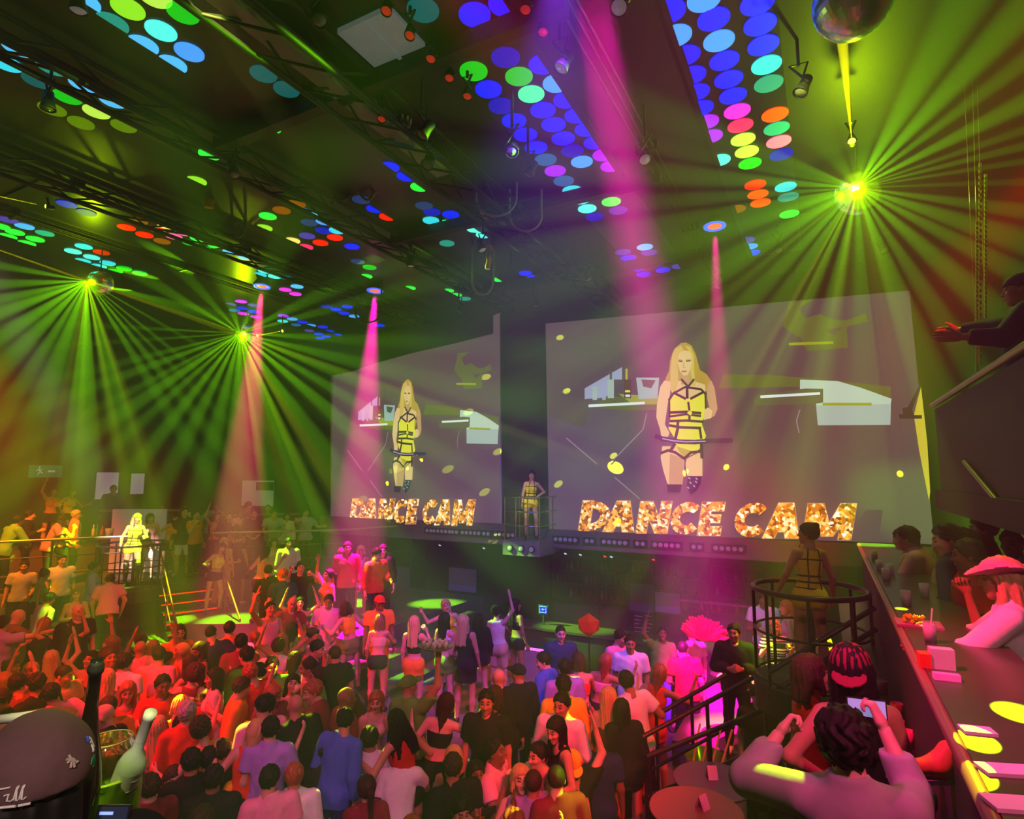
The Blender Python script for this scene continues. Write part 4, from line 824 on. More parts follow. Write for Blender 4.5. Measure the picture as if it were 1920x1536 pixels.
# ---------------------------------------------------------------- mirror balls
MIR=mat('mirror_facet',(.85,.85,.88),.22,1.0,var=0)
def ball(px,py,D,r,label):
    c=atd(px,py,D); t=thing('mirror_ball',label,'mirror ball',c,group='mirror balls'); nl,nr=44,24; b=MB(); V=[];Fc=[]
    for i in range(nr):
        t0,t1=math.pi*i/nr,math.pi*(i+1)/nr
        for j in range(nl):
            a0,a1=2*math.pi*j/nl,2*math.pi*(j+1)/nl; q=[(r*math.sin(t)*math.cos(a),r*math.sin(t)*math.sin(a),r*math.cos(t)) for t,a in ((t0,a0),(t1,a0),(t1,a1),(t0,a1))]
            if i==0: q=[q[0],q[1],q[2]]
            if i==nr-1: q=[q[0],q[1],q[3]]
            b.add(q,[tuple(range(len(q)))],0)
    b.build('mirror_sphere',MIR,t)
    MB().lathe([(.05,r*.98),(.05,r+.06),(.02,r+.08)],n=12).build('motor_cap',STEEL,t); MB().tube([(0,0,r+.05),(0,0,CEIL-c.z-.01)],.012,6).build('hanging_rod',STEEL,t); return t
ball(1600,0,4.5,.285,'large mirror ball cut by the top edge, lit by a yellow pin spot')
ball(1609,362,7.8,.285,'mirror ball throwing the brightest lime beams in front of the right screen')
ball(187,532,11.5,.24,'mirror ball with a yellow pin beam at the far left')
ball(462,629,15.55,.27,'mirror ball throwing lime beams left of the left screen')
# ---------------------------------------------------------------- stage lamps
def par(p,aim,label,lens,grp=None,r=.1,l=.24):
    p=Vector(p); t=thing('stage_light',label,'stage light',p,group=grp); q=(Vector(aim)-p).to_track_quat('-Z','Y').to_matrix()
    MB().lathe([(0,l),(r*.7,l),(r*.75,l*.5),(r,.02),(r*1.04,0),(r*.94,0),(r*.9,.03)],R=q,n=18,caps=False).build('housing',BLK,t)
    MB().lathe([(r*.92,.02),(r*.6,.0),(0,-.008)],R=q,n=18,caps=False).build('lens',lens,t)
    MB().tube([q@Vector((r*1.15,0,l*.4)),Vector((r*1.15,0,l+.12)),Vector((-r*1.15,0,l+.12)),q@Vector((-r*1.15,0,l*.4))],.014,6).build('yoke',STEEL,t)
    if CEIL-p.z-l-.12>0: MB().tube([(0,0,l+.1),(0,0,CEIL-p.z)],.018,6).build('hanger',STEEL,t)
    return t
LENSOFF=mat('lens_dark',(.2,.2,.22),.12,var=0); LRED=mat('lens_red',(1,.04,.02),.3,e=.28,var=0); LBLUE=mat('led_ring_blue',(.05,.1,1),.4,e=1.6,var=0); LMAG=mat('led_core_red',(1,.08,.03),.4,e=2.2,var=0); LYEL=mat('lens_lime',(.85,1,.05),.3,e=4,var=0)
for (q,z,t_,a,pw,c),lb in zip(MAGS[1:],['round blue ringed LED lamp with the magenta beam above the right screen','round blue ringed LED lamp with the magenta beam above the left screen','round red LED lamp with the red beam beside the left mirror balls']):
    p=atz(*q,z); t=thing('led_wash_lamp',lb,'stage light',p,group='blue ringed LED lamps'); aim=Vector(t_); Rq=(aim-p).to_track_quat('-Z','Y').to_matrix(); R0=.19
    MB().lathe([(0,.14),(R0*.7,.14),(R0,.04),(R0,0)],R=Rq,n=24,caps=False).build('housing',BLK,t); MB().lathe([(R0,0),(R0*1.0,-.012),(R0*.62,-.012),(R0*.62,0)],R=Rq,n=24,caps=False).build('led_ring',LBLUE,t); MB().lathe([(R0*.6,-.005),(R0*.3,-.012),(0,-.014)],R=Rq,n=24,caps=False).build('led_core',LMAG,t); MB().tube([(0,0,.12),(0,0,CEIL-p.z)],.02,6).build('hanger',STEEL,t)
for (a,b,w,c),lb in zip(PINS[:4],['small pin spot shining lime up at the large mirror ball','small pin spot aimed at the far left mirror ball','small pin spot right of the lime mirror ball near the left screen','small pin spot at the end of the lime beam on the far left']):
    par(atd(*a)+(atd(*a)-atd(*b)).normalized()*.02,atd(*b),lb,LYEL,'pin spots',.045,.12)
REDP=[(724,22),(768,68),(807,112),(842,148),(876,182),(985,20),(1018,62),(715,225)]
REDL=['red lit lamp left of the pale ceiling hatch','red lit lamp touching the pale ceiling hatch','red lit lamp just below the pale ceiling hatch','dim red lamp second below the pale ceiling hatch','dim red lamp third below the pale ceiling hatch','red lit lamp near the top beside the deep blue dots','dim red lamp beside the magenta beam top','dim red lamp by the blue banner']
for q,lb in zip(REDP,REDL): p=atz(*q,8.75); par(p,p+Vector((.1,-.4,-1)),lb,LRED,'small red lamps',.05,.13)
MV=[((147,22),8.8,'pale round lamp near the top left dots'),((600,40),8.6,'dark lamp hanging on the heavy middle truss near the top'),((790,255),8.3,'dark lamp hanging left of the blue dots'),((800,310),8.3,'dark lamp low under the middle truss'),((960,285),8.3,'dark lamp between the trusses left of the blue dots'),((990,330),8.4,'dark lamp below the blue dots'),((770,500),8.4,'white edged lamp over the left screen'),((905,470),8.5,'white edged lamp between the two screens'),((1050,130),8.6,'glittering lamp beside the magenta beam'),((1160,15),8.7,'pale lamp right of the magenta beam top'),((1210,300),8.4,'pale square lamp right of the magenta beam'),((1500,175),8.5,'dark lamp right of the right dot panel'),((90,205),8.6,'dark lamp below the cyan dots on the left'),((440,330),8.5,'dark lamp left of the hanging hoses'),((1345,540),8.6,'dark lamp under the right dot panel'),((1460,470),8.6,'dark lamp left of the brightest mirror ball'),((1660,470),8.3,'dark lamp right of the brightest mirror ball'),((860,585),8.3,'dark lamp above the corner of the left screen'),((1005,575),8.3,'dark lamp above the dancer balcony'),((1105,525),8.4,'dark lamp above the left edge of the right screen')]
PALEL=mat('lens_pale',(.6,.55,.58),.2,e=.12,var=0)
for k,(q,z,lb) in enumerate(MV): p=atz(*q,z); par(p,p+Vector((math.sin(k*2.1)*.5,-.3+math.cos(k)*.4,-1)),lb,PALEL if 'pale' in lb or 'white' in lb or 'glitter' in lb else LENSOFF,'hanging stage lamps',.075,.2)
# ---------------------------------------------------------------- hanging hoses, cable loops, banner, chains
HOSE=mat('hose_grey',(.22,.2,.17),.5); ORA=mat('hose_orange',(.5,.12,.03),.5)
def loop(px,D,w,h,label,m,r=.022):
    p=atd(*px,D); t=[(w*math.cos(math.pi*(1+k/14))*.5,0,h*math.sin(math.pi*(1+k/14))) for k in range(15)]; up=CEIL-.03-p.z
    o=MB().tube([(-w*.5,0,up)]+t+[(w*.5,0,up)],r,8).build('cable_loop',m,loc=p); o.rotation_euler=(0,0,YAW); tag(o,label,'cable','cable loops under the ceiling')
LOOPS=[((645,330),9.5,.35,.42,'grey cable loop left of the blue banner',HOSE),((690,335),9.4,.3,.36,'grey cable loop right under the blue banner',HOSE),((930,370),9.0,.62,.3,'long grey cable loop over the middle of the floor',HOSE),((985,405),9.2,.5,.25,'grey cable loop next to the cyan dots',HOSE),((448,420),10.5,.22,.25,'grey cable loop left of the red dots',HOSE),((905,525),11.5,.42,.3,'grey cable loop between the screens',HOSE),((940,510),11.8,.4,.3,'black cable loop above the dancer balcony',STEEL),((690,585),13.5,.6,.25,'dark cable loop crossing the magenta beam at the left screen',STEEL)]
for (q,D,w,h,lb,m) in LOOPS: loop(q,D,w,h,lb,m)
def hose(a,b,D,label,m=ORA,r=.06):
    A,Bp=atd(*a,D),atd(*b,D); o=MB().tube([(0,0,CEIL-A.z-.02),(0,0,.01)],.004,5).tube([(0,0,0)]+[(Bp-A)*(k/6)+Vector((0,.02*math.sin(k*2),0)) for k in range(1,7)],[r*(1+.12*(k%2)) for k in range(7)],10).build('hanging_hose',m,loc=A); tag(o,label,'hose','orange hoses under the ceiling')
hose((437,318),(432,362),9.5,'short orange hose in the middle left of the ceiling'); hose((395,335),(392,390),9.6,'longer orange hose left of the short one',ORA,.07); hose((650,360),(705,360),9.4,'orange bar lying between two grey cable loops',ORA,.02); hose((900,398),(922,422),9.5,'small orange strap beside the long grey loop',ORA,.025); hose((918,460),(915,505),11,'orange hose between the screens',ORA,.05)
p=atd(748,235,7.6); bn=thing('basketball_hoop','small basketball hoop with a blue backboard hanging from the truss','basketball hoop',p,YAW+.5)
MB().box((-.19,-.012,-.28),(.19,.012,.32)).build('backboard',mat('banner_blue',(.02,.08,.45),.6),bn); MB().tube([(.12*math.cos(k*math.pi/8),-.14+.12*math.sin(k*math.pi/8),.02) for k in range(16)],.01,6,closed=True).build('rim',mat('rim_red',(.6,.1,.05),.4),bn)
nb=MB()
for k in range(10):
    a=k*math.pi/5; b2=a+.5; nb.tube([(.12*math.cos(a),-.14+.12*math.sin(a),.02),(.08*math.cos(b2),-.14+.08*math.sin(b2),-.22)],.006,5); nb.tube([(.12*math.cos(a),-.14+.12*math.sin(a),.02),(.08*math.cos(a-.5),-.14+.08*math.sin(a-.5),-.22)],.006,5)
nb.build('net',mat('net_white',(.7,.65,.65),.7),bn); MB().box((-.012,-.015,.3),(.012,.015,CEIL-p.z)).build('hanger',STEEL,bn)
# bead curtain strands at the far right
bs=MB()
for k,(x,y0,y1,D) in enumerate([(1838,310,680,6.6),(1848,330,620,6.7),(1832,420,700,6.6)]):
    A,Bp=atd(x,y0,D),atd(x,y1,D); n=34
    for i in range(n):
        q=A+(Bp-A)*(i/(n-1)); s=.012; bs.box((q.x-s,q.y-s,q.z-s*1.6),(q.x+s,q.y+s,q.z+s*1.6))
    bs.tube([A+Vector((0,0,CEIL-A.z)),Bp],.0012,4)
o=bs.build('bead_strands',mat('bead_lime',(.6,.7,.1),.15,.6,var=0)); tag(o,'thin strands of glittering lime beads hanging by the upper right figure','bead strands',kind='stuff')
# ---------------------------------------------------------------- people
CC_={'w':('white',(.72,.7,.72)),'k':('black',(.012,.011,.013)),'g':('grey',(.3,.3,.31)),'r':('red',(.6,.02,.02)),'b':('blue',(.06,.12,.5)),'n':('navy',(.02,.03,.1)),'p':('pink',(.75,.28,.42)),'y':('yellow',(.75,.62,.03)),'o':('orange',(.75,.22,.03)),'l':('green',(.12,.4,.05)),'v':('violet',(.32,.2,.6)),'t':('tan',(.55,.36,.24)),'m':('maroon',(.2,.02,.04)),'c':('cream',(.75,.66,.5)),'f':('floral',(.6,.35,.15)),'s':('striped',(.5,.4,.45)),'q':('sequinned',(.04,.04,.06))}
def pattern(k):
    n='cloth_'+CC_[k][0]
    if n in MATS: return MATS[n]
    M=mat(n,CC_[k][1],.8 if k!='q' else .25,var=.1,sc=30,spec=.15 if k!='q' else .9); nt=M.node_tree; b=nt.nodes['Principled BSDF']
    if k in 'fs':
        tc=nt.nodes.new('ShaderNodeTexCoord'); rp=nt.nodes.new('ShaderNodeValToRGB'); rp.color_ramp.interpolation='CONSTANT'; e=rp.color_ramp.elements
        if k=='s':
            tx=nt.nodes.new('ShaderNodeTexWave'); tx.bands_direction='Z'; tx.inputs['Scale'].default_value=7; nt.links.new(tc.outputs['Object'],tx.inputs['Vector']); nt.links.new(tx.outputs['Fac'],rp.inputs[0]); e[0].color=(.03,.02,.06,1); e[1].position=.55; e[1].color=(.6,.5,.55,1)
        else:
            tx=nt.nodes.new('ShaderNodeTexVoronoi'); tx.inputs['Scale'].default_value=16; nt.links.new(tc.outputs['Object'],tx.inputs['Vector']); nt.links.new(tx.outputs['Distance'],rp.inputs[0]); e[0].color=(.75,.55,.1,1); e[1].position=.38; e[1].color=(.6,.2,.06,1); q=e.new(.6); q.color=(.05,.16,.05,1)
        nt.links.new(rp.outputs[0],b.inputs['Base Color'])
    return M
SKIN=[mat('skin_%d'%i,c,.5,var=.06,sc=25,spec=.3) for i,c in enumerate([(.55,.3,.2),(.45,.22,.13),(.33,.15,.085),(.2,.09,.05),(.6,.36,.26)])]
EYE=mat('eye_dark',(.02,.015,.015),.3,var=0); LIP=mat('lip_red',(.42,.1,.09),.4,var=0); BROW=mat('brow_dark',(.05,.03,.02),.7,var=0)
HC={'k':mat('hair_black',(.008,.006,.006),.6,sc=40,spec=.2),'d':mat('hair_brown',(.035,.018,.011),.6,sc=40,spec=.2),'e':mat('hair_chestnut',(.17,.075,.035),.42,sc=40),'y':mat('hair_blonde',(.5,.34,.13),.42,sc=40),'r':mat('hair_auburn',(.28,.06,.025),.42,sc=40),'g':mat('hair_grey',(.35,.33,.32),.5,sc=40)}
SHOEK=mat('shoe_black',(.02,.018,.018),.35); SHOEW=mat('shoe_white',(.7,.7,.7),.5); BOOT=mat('patent_black',(.015,.015,.02),.08,spec=.9,var=0)
TW={'tee':'T-shirt','polo':'polo shirt','shirt':'shirt','rolled':'rolled sleeve shirt','tank':'tank top','crop':'crop top','band':'bandeau top','jacket':'jacket','bodysuit':'bodysuit','dress':'short dress','gown':'long dress'}
BW={'trousers':'trousers','jeans':'jeans','shorts':'shorts','hot':'hot pants','skirt':'mini skirt','midi':'midi skirt','leggings':'leggings'}
PW={'idle':'standing','shift':'resting on one leg','drink':'holding a drink at the chest','sip':'lifting a drink','phone':'raising a phone','up1':'with one arm up','up2':'with both arms up','dance':'dancing with bent arms','sway':'swaying with arms out','talk':'leaning in to talk','hip':'with a hand on the hip','reach':'reaching forward','rail':'leaning on the rail','bend':'bending over','cross':'with crossed arms','tray':'carrying a round tray overhead','cage':'with one hand on a rail','grip':'holding the ring rail','point':'stretching an arm out','selfie':'lifting a phone overhead','snap':'holding a phone out at eye level','fist':'with a raised fist'}
PEOPLE=[]; HELD=[]
def person(px,py,face,sex,pose,top,bot,hair,floor=None,label=None,skin=None,fine=False,hat=None,h=None,boots=False,pos=None,shoe=None,thin=False):
    H0=1.745; h=h or (RND.uniform(1.6,1.72) if sex=='f' else RND.uniform(1.70,1.82)); k=h/H0
    lz=POSES[pose]['lean'][0]; hh=h-(1-math.cos(math.radians(max(lz,0))))*.75*k
    if floor in(1.9,2.2) and pos is None:
        q=atd(px,py,RAILD(px)+(.75 if py>=950 else 1.5)) if floor==1.9 else atd(px,py,min(18.6,RAILD(px)+3.4)); pos=Vector((max(q.x,XL+.6),min(q.y,YE-.6),floor_at(q.x,q.y)))
    p=(pos if pos is not None else place(px,py,hh,floor)).copy()
    if floor is not None and pos is None: p=Vector((p.x,p.y,floor))
    if pos is None:   # keep guests from standing inside one another
        for _ in range(14):
            c=[r for r in PEOPLE if (r['p'].xy-p.xy).length<.43 and abs(r['p'].z-p.z)<.7]
            if not c: break
            v=Vector((p.x,p.y,0)).normalized()*.08; q=p.xy-c[0]['p'].xy; s=1 if q.dot(v.xy)>=0 else -1; p=p+v*s
    fl=p.z; phi=math.atan2(p.y,p.x); rz=phi+math.pi/2+math.radians(face)
    t=thing('person','', 'person',(p.x,p.y,fl),rz,None); t.scale=(k,k,k)
    sk=SKIN[skin if skin is not None else RND.choice([0,0,1,1,2,4,3])]; hc=HC[hair[1]] if len(hair)>1 else HC['k']
    D=proj((p.x,p.y,fl+1.5))[2]; hv=.0125 if fine else .0165
    def part(name,me,mats,lab=None):
        o=bpy.data.objects.new(name,me); COL.objects.link(o); o.parent=t
        for i,m in enumerate(mats): o.material_slots[i].link='OBJECT'; o.material_slots[i].material=m
        return o
    part('body',body_mesh(sex,pose,hv),[sk,EYE,LIP,BROW])
    tk,tc=top.split(':'); 
    if tk in('dress','gown'): part('dress',dress_mesh(sex,pose,tk,hv+.001),[pattern(tc)])
    else:
        part('top',top_mesh(sex,pose,tk,hv),[pattern(tc)])
        bk,bc=bot.split(':'); part('bottom',bot_mesh(sex,pose,bk,hv+.001),[pattern(bc)])
    part('shoes',shoe_mesh(sex,pose,'boot' if boots else 'shoe'),[BOOT if boots else shoe or RND.choice([SHOEK,SHOEK,SHOEW])])
    hn={'s':'short','l':'long','p':'pony','b':'bun','o':'bob','c':'curly','a':'afro','z':'crewcut','n':'nape'}.get(hair[0])
    if hn: part('hair',hair_mesh(sex,pose,hn,.0095 if fine else .0115),[hc])
    if hat: part('hat',cap_mesh(sex,pose,hat[0]),[pattern(hat[1])])
    rec=dict(o=t,px=proj((p.x,p.y,fl+h*.93)),top=tk,tc=tc,bot=bot,pose=pose,label=label,hat=hat,sex=sex,k=k,rz=rz,p=Vector((p.x,p.y,fl)),floor=fl,h=h); PEOPLE.append(rec)
    if label: t['label']=label
    return rec
def grip(rec,s):
    J=rig(rec['sex'],rec['pose']); HM=J['HM'+s]; q=J['wr'+s]+J['fo'+s]*.02+HM@np.array([.078,0,-.034]); q=q-np.array([0,0,J['dz']])
    M=Matrix.Rotation(rec['rz'],4,'Z'); w=rec['p']+(M@Vector(q*rec['k'])); ax=M.to_3x3()@Vector(HM[:,1]); fo=M.to_3x3()@Vector(J['fo'+s]); return w,ax,fo
HATS={'cap':'cap','back':'backward cap','hat':'hat'}
CAST='''
205 1098 350 m bend polo:p trousers:k sk - back terrace
145 1100 185 f cross crop:p jeans:k le
175 1056 270 m drink shirt:v jeans:k sk
118 1041 190 m idle tee:w trousers:k zk
72 1070 260 f talk tank:l skirt:k bd
42 1048 175 m shift tee:g trousers:k sk
78 1116 280 m talk tee:v jeans:n sk
146 1146 200 m idle tee:k jeans:k x
13 1150 300 m reach tee:m jeans:k x
6 1182 300 m point tee:v jeans:k sk
26 1235 240 f sip tank:y jeans:k bk
65 1190 20 f sway dress:k - lr
117 1189 340 f up2 tee:k shorts:w ok
209 1179 70 f up1 tank:p skirt:w le
235 1229 320 m idle tee:w jeans:k sk
272 1203 10 m shift polo:p jeans:k x
288 1231 330 m talk tee:p jeans:k sk
348 1253 10 f sway tank:m skirt:k ad
372 1242 5 f dance crop:y skirt:r ld
231 1284 190 f shift tank:r jeans:k lr
306 1268 190 m drink tee:r jeans:k sk
122 1280 15 m dance tee:p jeans:k sk
203 1308 20 m idle polo:o jeans:k zd
211 1328 40 m talk tee:k jeans:k x
319 1314 20 f sway tank:o shorts:k oy
350 1338 350 m idle shirt:r jeans:k sg
304 1347 10 f hip dress:p - ly
337 1376 200 f talk tank:o jeans:k ok
361 1366 10 m idle tee:k jeans:k sk
405 1388 15 m shift tee:y jeans:k sk
402 1414 350 m idle shirt:k jeans:k sk
316 1420 200 f shift tank:o jeans:k od
280 1456 20 m idle tee:m jeans:k sd
341 1458 10 f sway shirt:k jeans:k lk
393 1470 340 m shift tee:s jeans:n sd
503 1132 200 m up1 tank:p shorts:r sk
536 1121 190 m dance tee:m shorts:r x
563 1126 175 f up2 tank:o shorts:o ok
612 1110 180 m shift shirt:p trousers:p sk
660 1128 15 f dance crop:y skirt:l od
712 1124 185 m idle tee:o jeans:r xk cap:r
710 1155 350 f reach band:t hot:k le
778 1157 340 f sip crop:k skirt:o ly
610 1174 20 f bend band:c leggings:k pk
575 1203 250 m reach tee:n jeans:k sk
463 1216 30 m idle jacket:k jeans:k sk
511 1226 180 m idle shirt:l jeans:k sk
536 1226 10 f sway crop:v skirt:k ld
490 1241 20 m dance tee:r jeans:k sr
435 1264 250 m talk shirt:o jeans:k sd
510 1268 190 f talk jacket:m jeans:k lr
542 1262 185 f up1 dress:f - lk
592 1249 100 m sip tee:l jeans:k sd
605 1283 60 m talk tee:m jeans:k sr
650 1286 290 m idle tee:m jeans:k x
565 1304 20 m shift shirt:k trousers:k x
500 1306 5 m idle shirt:m jeans:k sk
491 1347 15 m idle tee:p jeans:k zk
507 1338 350 m drink tee:v jeans:k sk
630 1319 310 m talk shirt:b jeans:n sk
677 1323 10 f dance tank:p skirt:k ld
698 1319 180 f shift tank:p jeans:k or
459 1339 5 f sway tank:r skirt:k ly
400 1350 15 f dance tank:o jeans:k cd
417 1365 340 m idle tee:p jeans:k sd
404 1388 20 m shift tee:k jeans:k sk
467 1380 5 f idle shirt:y jeans:k le
518 1400 350 m shift tee:p jeans:k sk
553 1409 355 m idle shirt:w jeans:k sr
610 1367 10 m idle tee:k jeans:k sk
632 1413 350 f shift tee:p jeans:k ok
693 1378 5 m idle tee:w jeans:k sk
748 1386 355 m reach tee:w jeans:k sd
765 1343 20 f dance tank:r skirt:k lk
816 1355 5 f sway band:k jeans:k ld
851 1371 350 f idle crop:k jeans:k oy
860 1391 10 m shift tee:k jeans:k sd
912 1339 165 m idle polo:k jeans:k sk
894 1419 200 f phone tank:k jeans:k lk
932 1389 250 m sip tee:p jeans:k sk
874 1453 160 f talk jacket:p jeans:k bk
687 1462 10 f idle shirt:m jeans:k pd
797 1518 10 f dance tank:o jeans:k or
940 1496 20 f sway tank:l jeans:k cr
776 1290 330 m tray tee:l trousers:k xk cap:l
836 1151 320 f sip crop:w skirt:l lk
874 1150 345 f shift dress:k - ly
899 1152 20 f hip shirt:k hot:k lk
936 1137 340 f up1 tank:c shorts:t bk
970 1131 310 f hip band:k hot:k lk
847 1125 180 f sway tank:y skirt:k ly
943 1256 10 m shift shirt:k jeans:k x
972 1249 30 m idle jacket:k jeans:k xk cap:k
911 1285 300 f talk tank:k skirt:p od
1051 1177 185 m idle polo:n trousers:k zk
1031 1230 50 m talk shirt:b jeans:k sk
1058 1228 20 m idle polo:v jeans:k sk
1090 1240 15 f reach band:r jeans:r od
1121 1228 10 f sway band:p jeans:k lr
1056 1271 10 m idle shirt:y jeans:k sk
1046 1302 160 m shift rolled:w jeans:k sk
1064 1328 100 f talk tank:k jeans:k lk
1009 1356 120 m idle shirt:c jeans:k sk
1053 1354 10 m shift tee:m jeans:k zd
1081 1364 15 m up1 tee:k jeans:k xk back:y
1121 1362 5 m idle tee:n jeans:k zd
1141 1303 345 f idle tank:p jeans:k ly
1174 1326 5 f shift jacket:k skirt:k lk
1000 1420 345 m idle tee:v jeans:k zd
1020 1450 10 m talk tee:p jeans:k x
1068 1422 5 f idle tank:k jeans:k ly
977 1415 190 f sip tank:y jeans:k oy
1194 1263 20 m dance tee:w jeans:k sk
1219 1248 10 f sway tank:r skirt:r lr
1181 1194 180 m idle polo:w jeans:k zk
1159 1181 200 m talk polo:p jeans:k sk
1236 1178 190 m up1 tee:l jeans:b sk
1296 1180 20 m idle tee:p jeans:k xk cap:p
1286 1206 355 m shift tee:r trousers:k zk
1376 1184 180 m cross jacket:k trousers:k sk
1430 1113 200 m drink tee:w jeans:k sk
1476 1129 100 f drink tank:p skirt:w or
1452 1165 190 f phone tee:s jeans:k oy
13 955 300 m rail shirt:l jeans:k sk
56 933 270 m drink shirt:k jeans:k sk
94 968 270 m rail tee:v jeans:k sk
123 954 285 f sip tank:y jeans:k ld
143 947 270 m shift shirt:p jeans:k sg
282 962 200 f drink shirt:p shorts:w ld
321 962 190 f dance tank:o skirt:k lk
347 958 180 m idle shirt:k shorts:w sk
368 964 230 m sip tee:o jeans:k sk
405 957 190 f up1 tank:o jeans:k ld
430 966 180 m rail shirt:k jeans:k sk
451 957 190 m talk shirt:p jeans:k sd
477 960 180 m rail shirt:k jeans:k sk
511 962 190 m rail tee:g jeans:k sk
538 963 180 f idle shirt:c jeans:k od
574 957 200 m point tee:g jeans:k sk
98 914 200 f up1 tank:o skirt:k ld
128 922 200 f dance tank:y jeans:k od
213 913 180 m idle jacket:k trousers:k sk
236 916 250 f sip tank:y jeans:k lk
252 907 180 m idle shirt:k trousers:k xk cap:k
247 926 190 m rail shirt:w jeans:k sk
284 926 180 m rail shirt:b jeans:k sk
303 911 190 m shift tee:o jeans:k x
347 914 200 m idle tee:w jeans:k sk
400 928 180 m dance shirt:g jeans:k sk
467 929 250 m idle tee:s jeans:k sk
500 926 180 m shift shirt:k jeans:k zk
406 1020 200 f dance crop:y hot:k ld
421 1011 190 f idle gown:o - ly
451 1012 340 f hip dress:k - lk hat:o
491 1027 320 f sway tank:y skirt:k lk
511 1009 190 f shift tank:p skirt:w od
542 1011 185 m idle shirt:w jeans:k sk
509 1061 350 m shift tee:k jeans:k zk
532 1071 10 m talk tee:n jeans:k sr
561 1054 180 m snap tee:k jeans:k sk
612 1058 120 f up1 tank:o skirt:k pk
642 1029 180 f talk tank:m jeans:k ld
652 1018 180 m idle shirt:m jeans:k sk
677 1025 190 f drink tank:p skirt:w oy
704 1031 200 m talk shirt:r jeans:k sk
718 1032 170 m idle shirt:k jeans:k sk
'''
for ln in CAST.strip().split('\n'):
    a=ln.split(); hat=None
    if len(a)>8 and ':' in a[8]: hat=a[8].split(':')
    x,y=float(a[0]),float(a[1])
    fl=None
    if 930<y<970 and x<600: fl=1.9
    if y<930 and x<600 or (x==247 or x==284): fl=2.2
    if x>690 and x<990 and 1120<y<1165 and x not in(712,): fl=.5
    person(x,y,float(a[2]),a[3],a[4],a[5],a[6],a[7] if a[7]!='x' else 'x',fl,hat=hat,fine=y>1300)
# dense crowd behind the named dancers
NB=len(PEOPLE); pal='wkgrkkpkolvtmckkkwknm'; tries=0
while len(PEOPLE)<NB+62 and tries<9000:
    tries+=1; x=RND.uniform(10,1010); y=RND.uniform(1165,1420)
    p=place(x,y,1.7)
    if min((Vector((r['p'].x,r['p'].y))-Vector((p.x,p.y))).length for r in PEOPLE)<.5: continue
    if x>630 and x<1090 and y<1365: continue
    if (Vector((p.x,p.y))-Vector((p0.x,p0.y))).length<3.0 and abs(p.z-.6)<.5: continue
    sex=RND.choice('mf'); face=RND.choice([0,10,340,30,350,180,200,150,90,270])
    pose=RND.choice(['idle','shift','dance','sway','talk','up1','drink','hip','up2'] if sex=='f' else ['idle','shift','dance','talk','drink','up1','sip'])
    if sex=='f': top=RND.choice(['tank','crop','tee','dress','band']); bot=RND.choice(['skirt','shorts','jeans']); hr=RND.choice(['l','l','l','p','o'])+RND.choice('kkddeyr')
    else: top=RND.choice(['tee','polo','shirt','tee']); bot=RND.choice(['jeans','trousers']); hr=RND.choice(['s','s','z'])+RND.choice('kkdd')
    person(x,y,face,sex,pose,top+':'+RND.choice(pal),bot+':'+RND.choice('kkkbw'),hr)
# ---- the cage dancers and the people near the camera
d1=person(240,970,180,'f','cage','bodysuit:y','hot:y','ly',label='person in yellow bodysuit and tall black boots in the round cage on the left terrace',pos=Vector((CL.x-.05,CL.y,1.9)),h=1.72,boots=True,fine=True)
d2=person(990,893,185,'f','hip','bodysuit:y','hot:y','bk',label='person in yellow harness bodysuit on the chrome balcony between the screens',pos=Vector((CC.x,CC.y+.1,CC.z)),h=1.68)
d3=person(1527,1008,20,'f','grip','bodysuit:y','hot:y','bk',label='person in yellow open back bodysuit seen from behind in the ring railed cage',pos=Vector((CR.x-.0,CR.y,2.35)),h=1.68,fine=True,skin=1)
STRAPM=mat('harness_black',(.012,.01,.012),.4,var=0)
def harness(rec):
    J=rig('f',rec['pose']); R=J['R']; PV=J['PV']; b=MB(); off=np.array([0,0,J['dz']])
    def ring(z,rx,ry,w=.011,cy=.0):
        pts=[]
        for i in range(28):
            a=2*math.pi*i/28; v=R@(np.array([rx*math.cos(a),cy+ry*math.sin(a),z])-PV)+PV-off; pts.append(v)
        b.tube(pts,w,6,closed=True)
    ring(1.16,.133,.102); ring(1.09,.131,.1); ring(1.02,.15,.113); ring(1.345,.158,.115,.009,-.01)
    for s in(-1,1):
        pts=[R@(np.array([s*x,y,z])-PV)+PV-off for x,y,z in ((.05,-.085,1.5),(.075,-.125,1.36),(.07,-.142,1.26),(.06,-.105,1.16),(.085,-.11,1.02),(.1,-.11,.93))]; b.tube(pts,.008,6)
        pts=[R@(np.array([s*x,y,z])-PV)+PV-off for x,y,z in ((.06,.095,1.47),(.075,.11,1.35),(.06,.1,1.16),(.08,.125,1.02))]; b.tube(pts,.008,6)
    b.build('harness',STRAPM,rec['o'])
for r in (d1,d2,d3): harness(r)
def P_(x,y,*a,**k): return person(x,y,*a,**k)
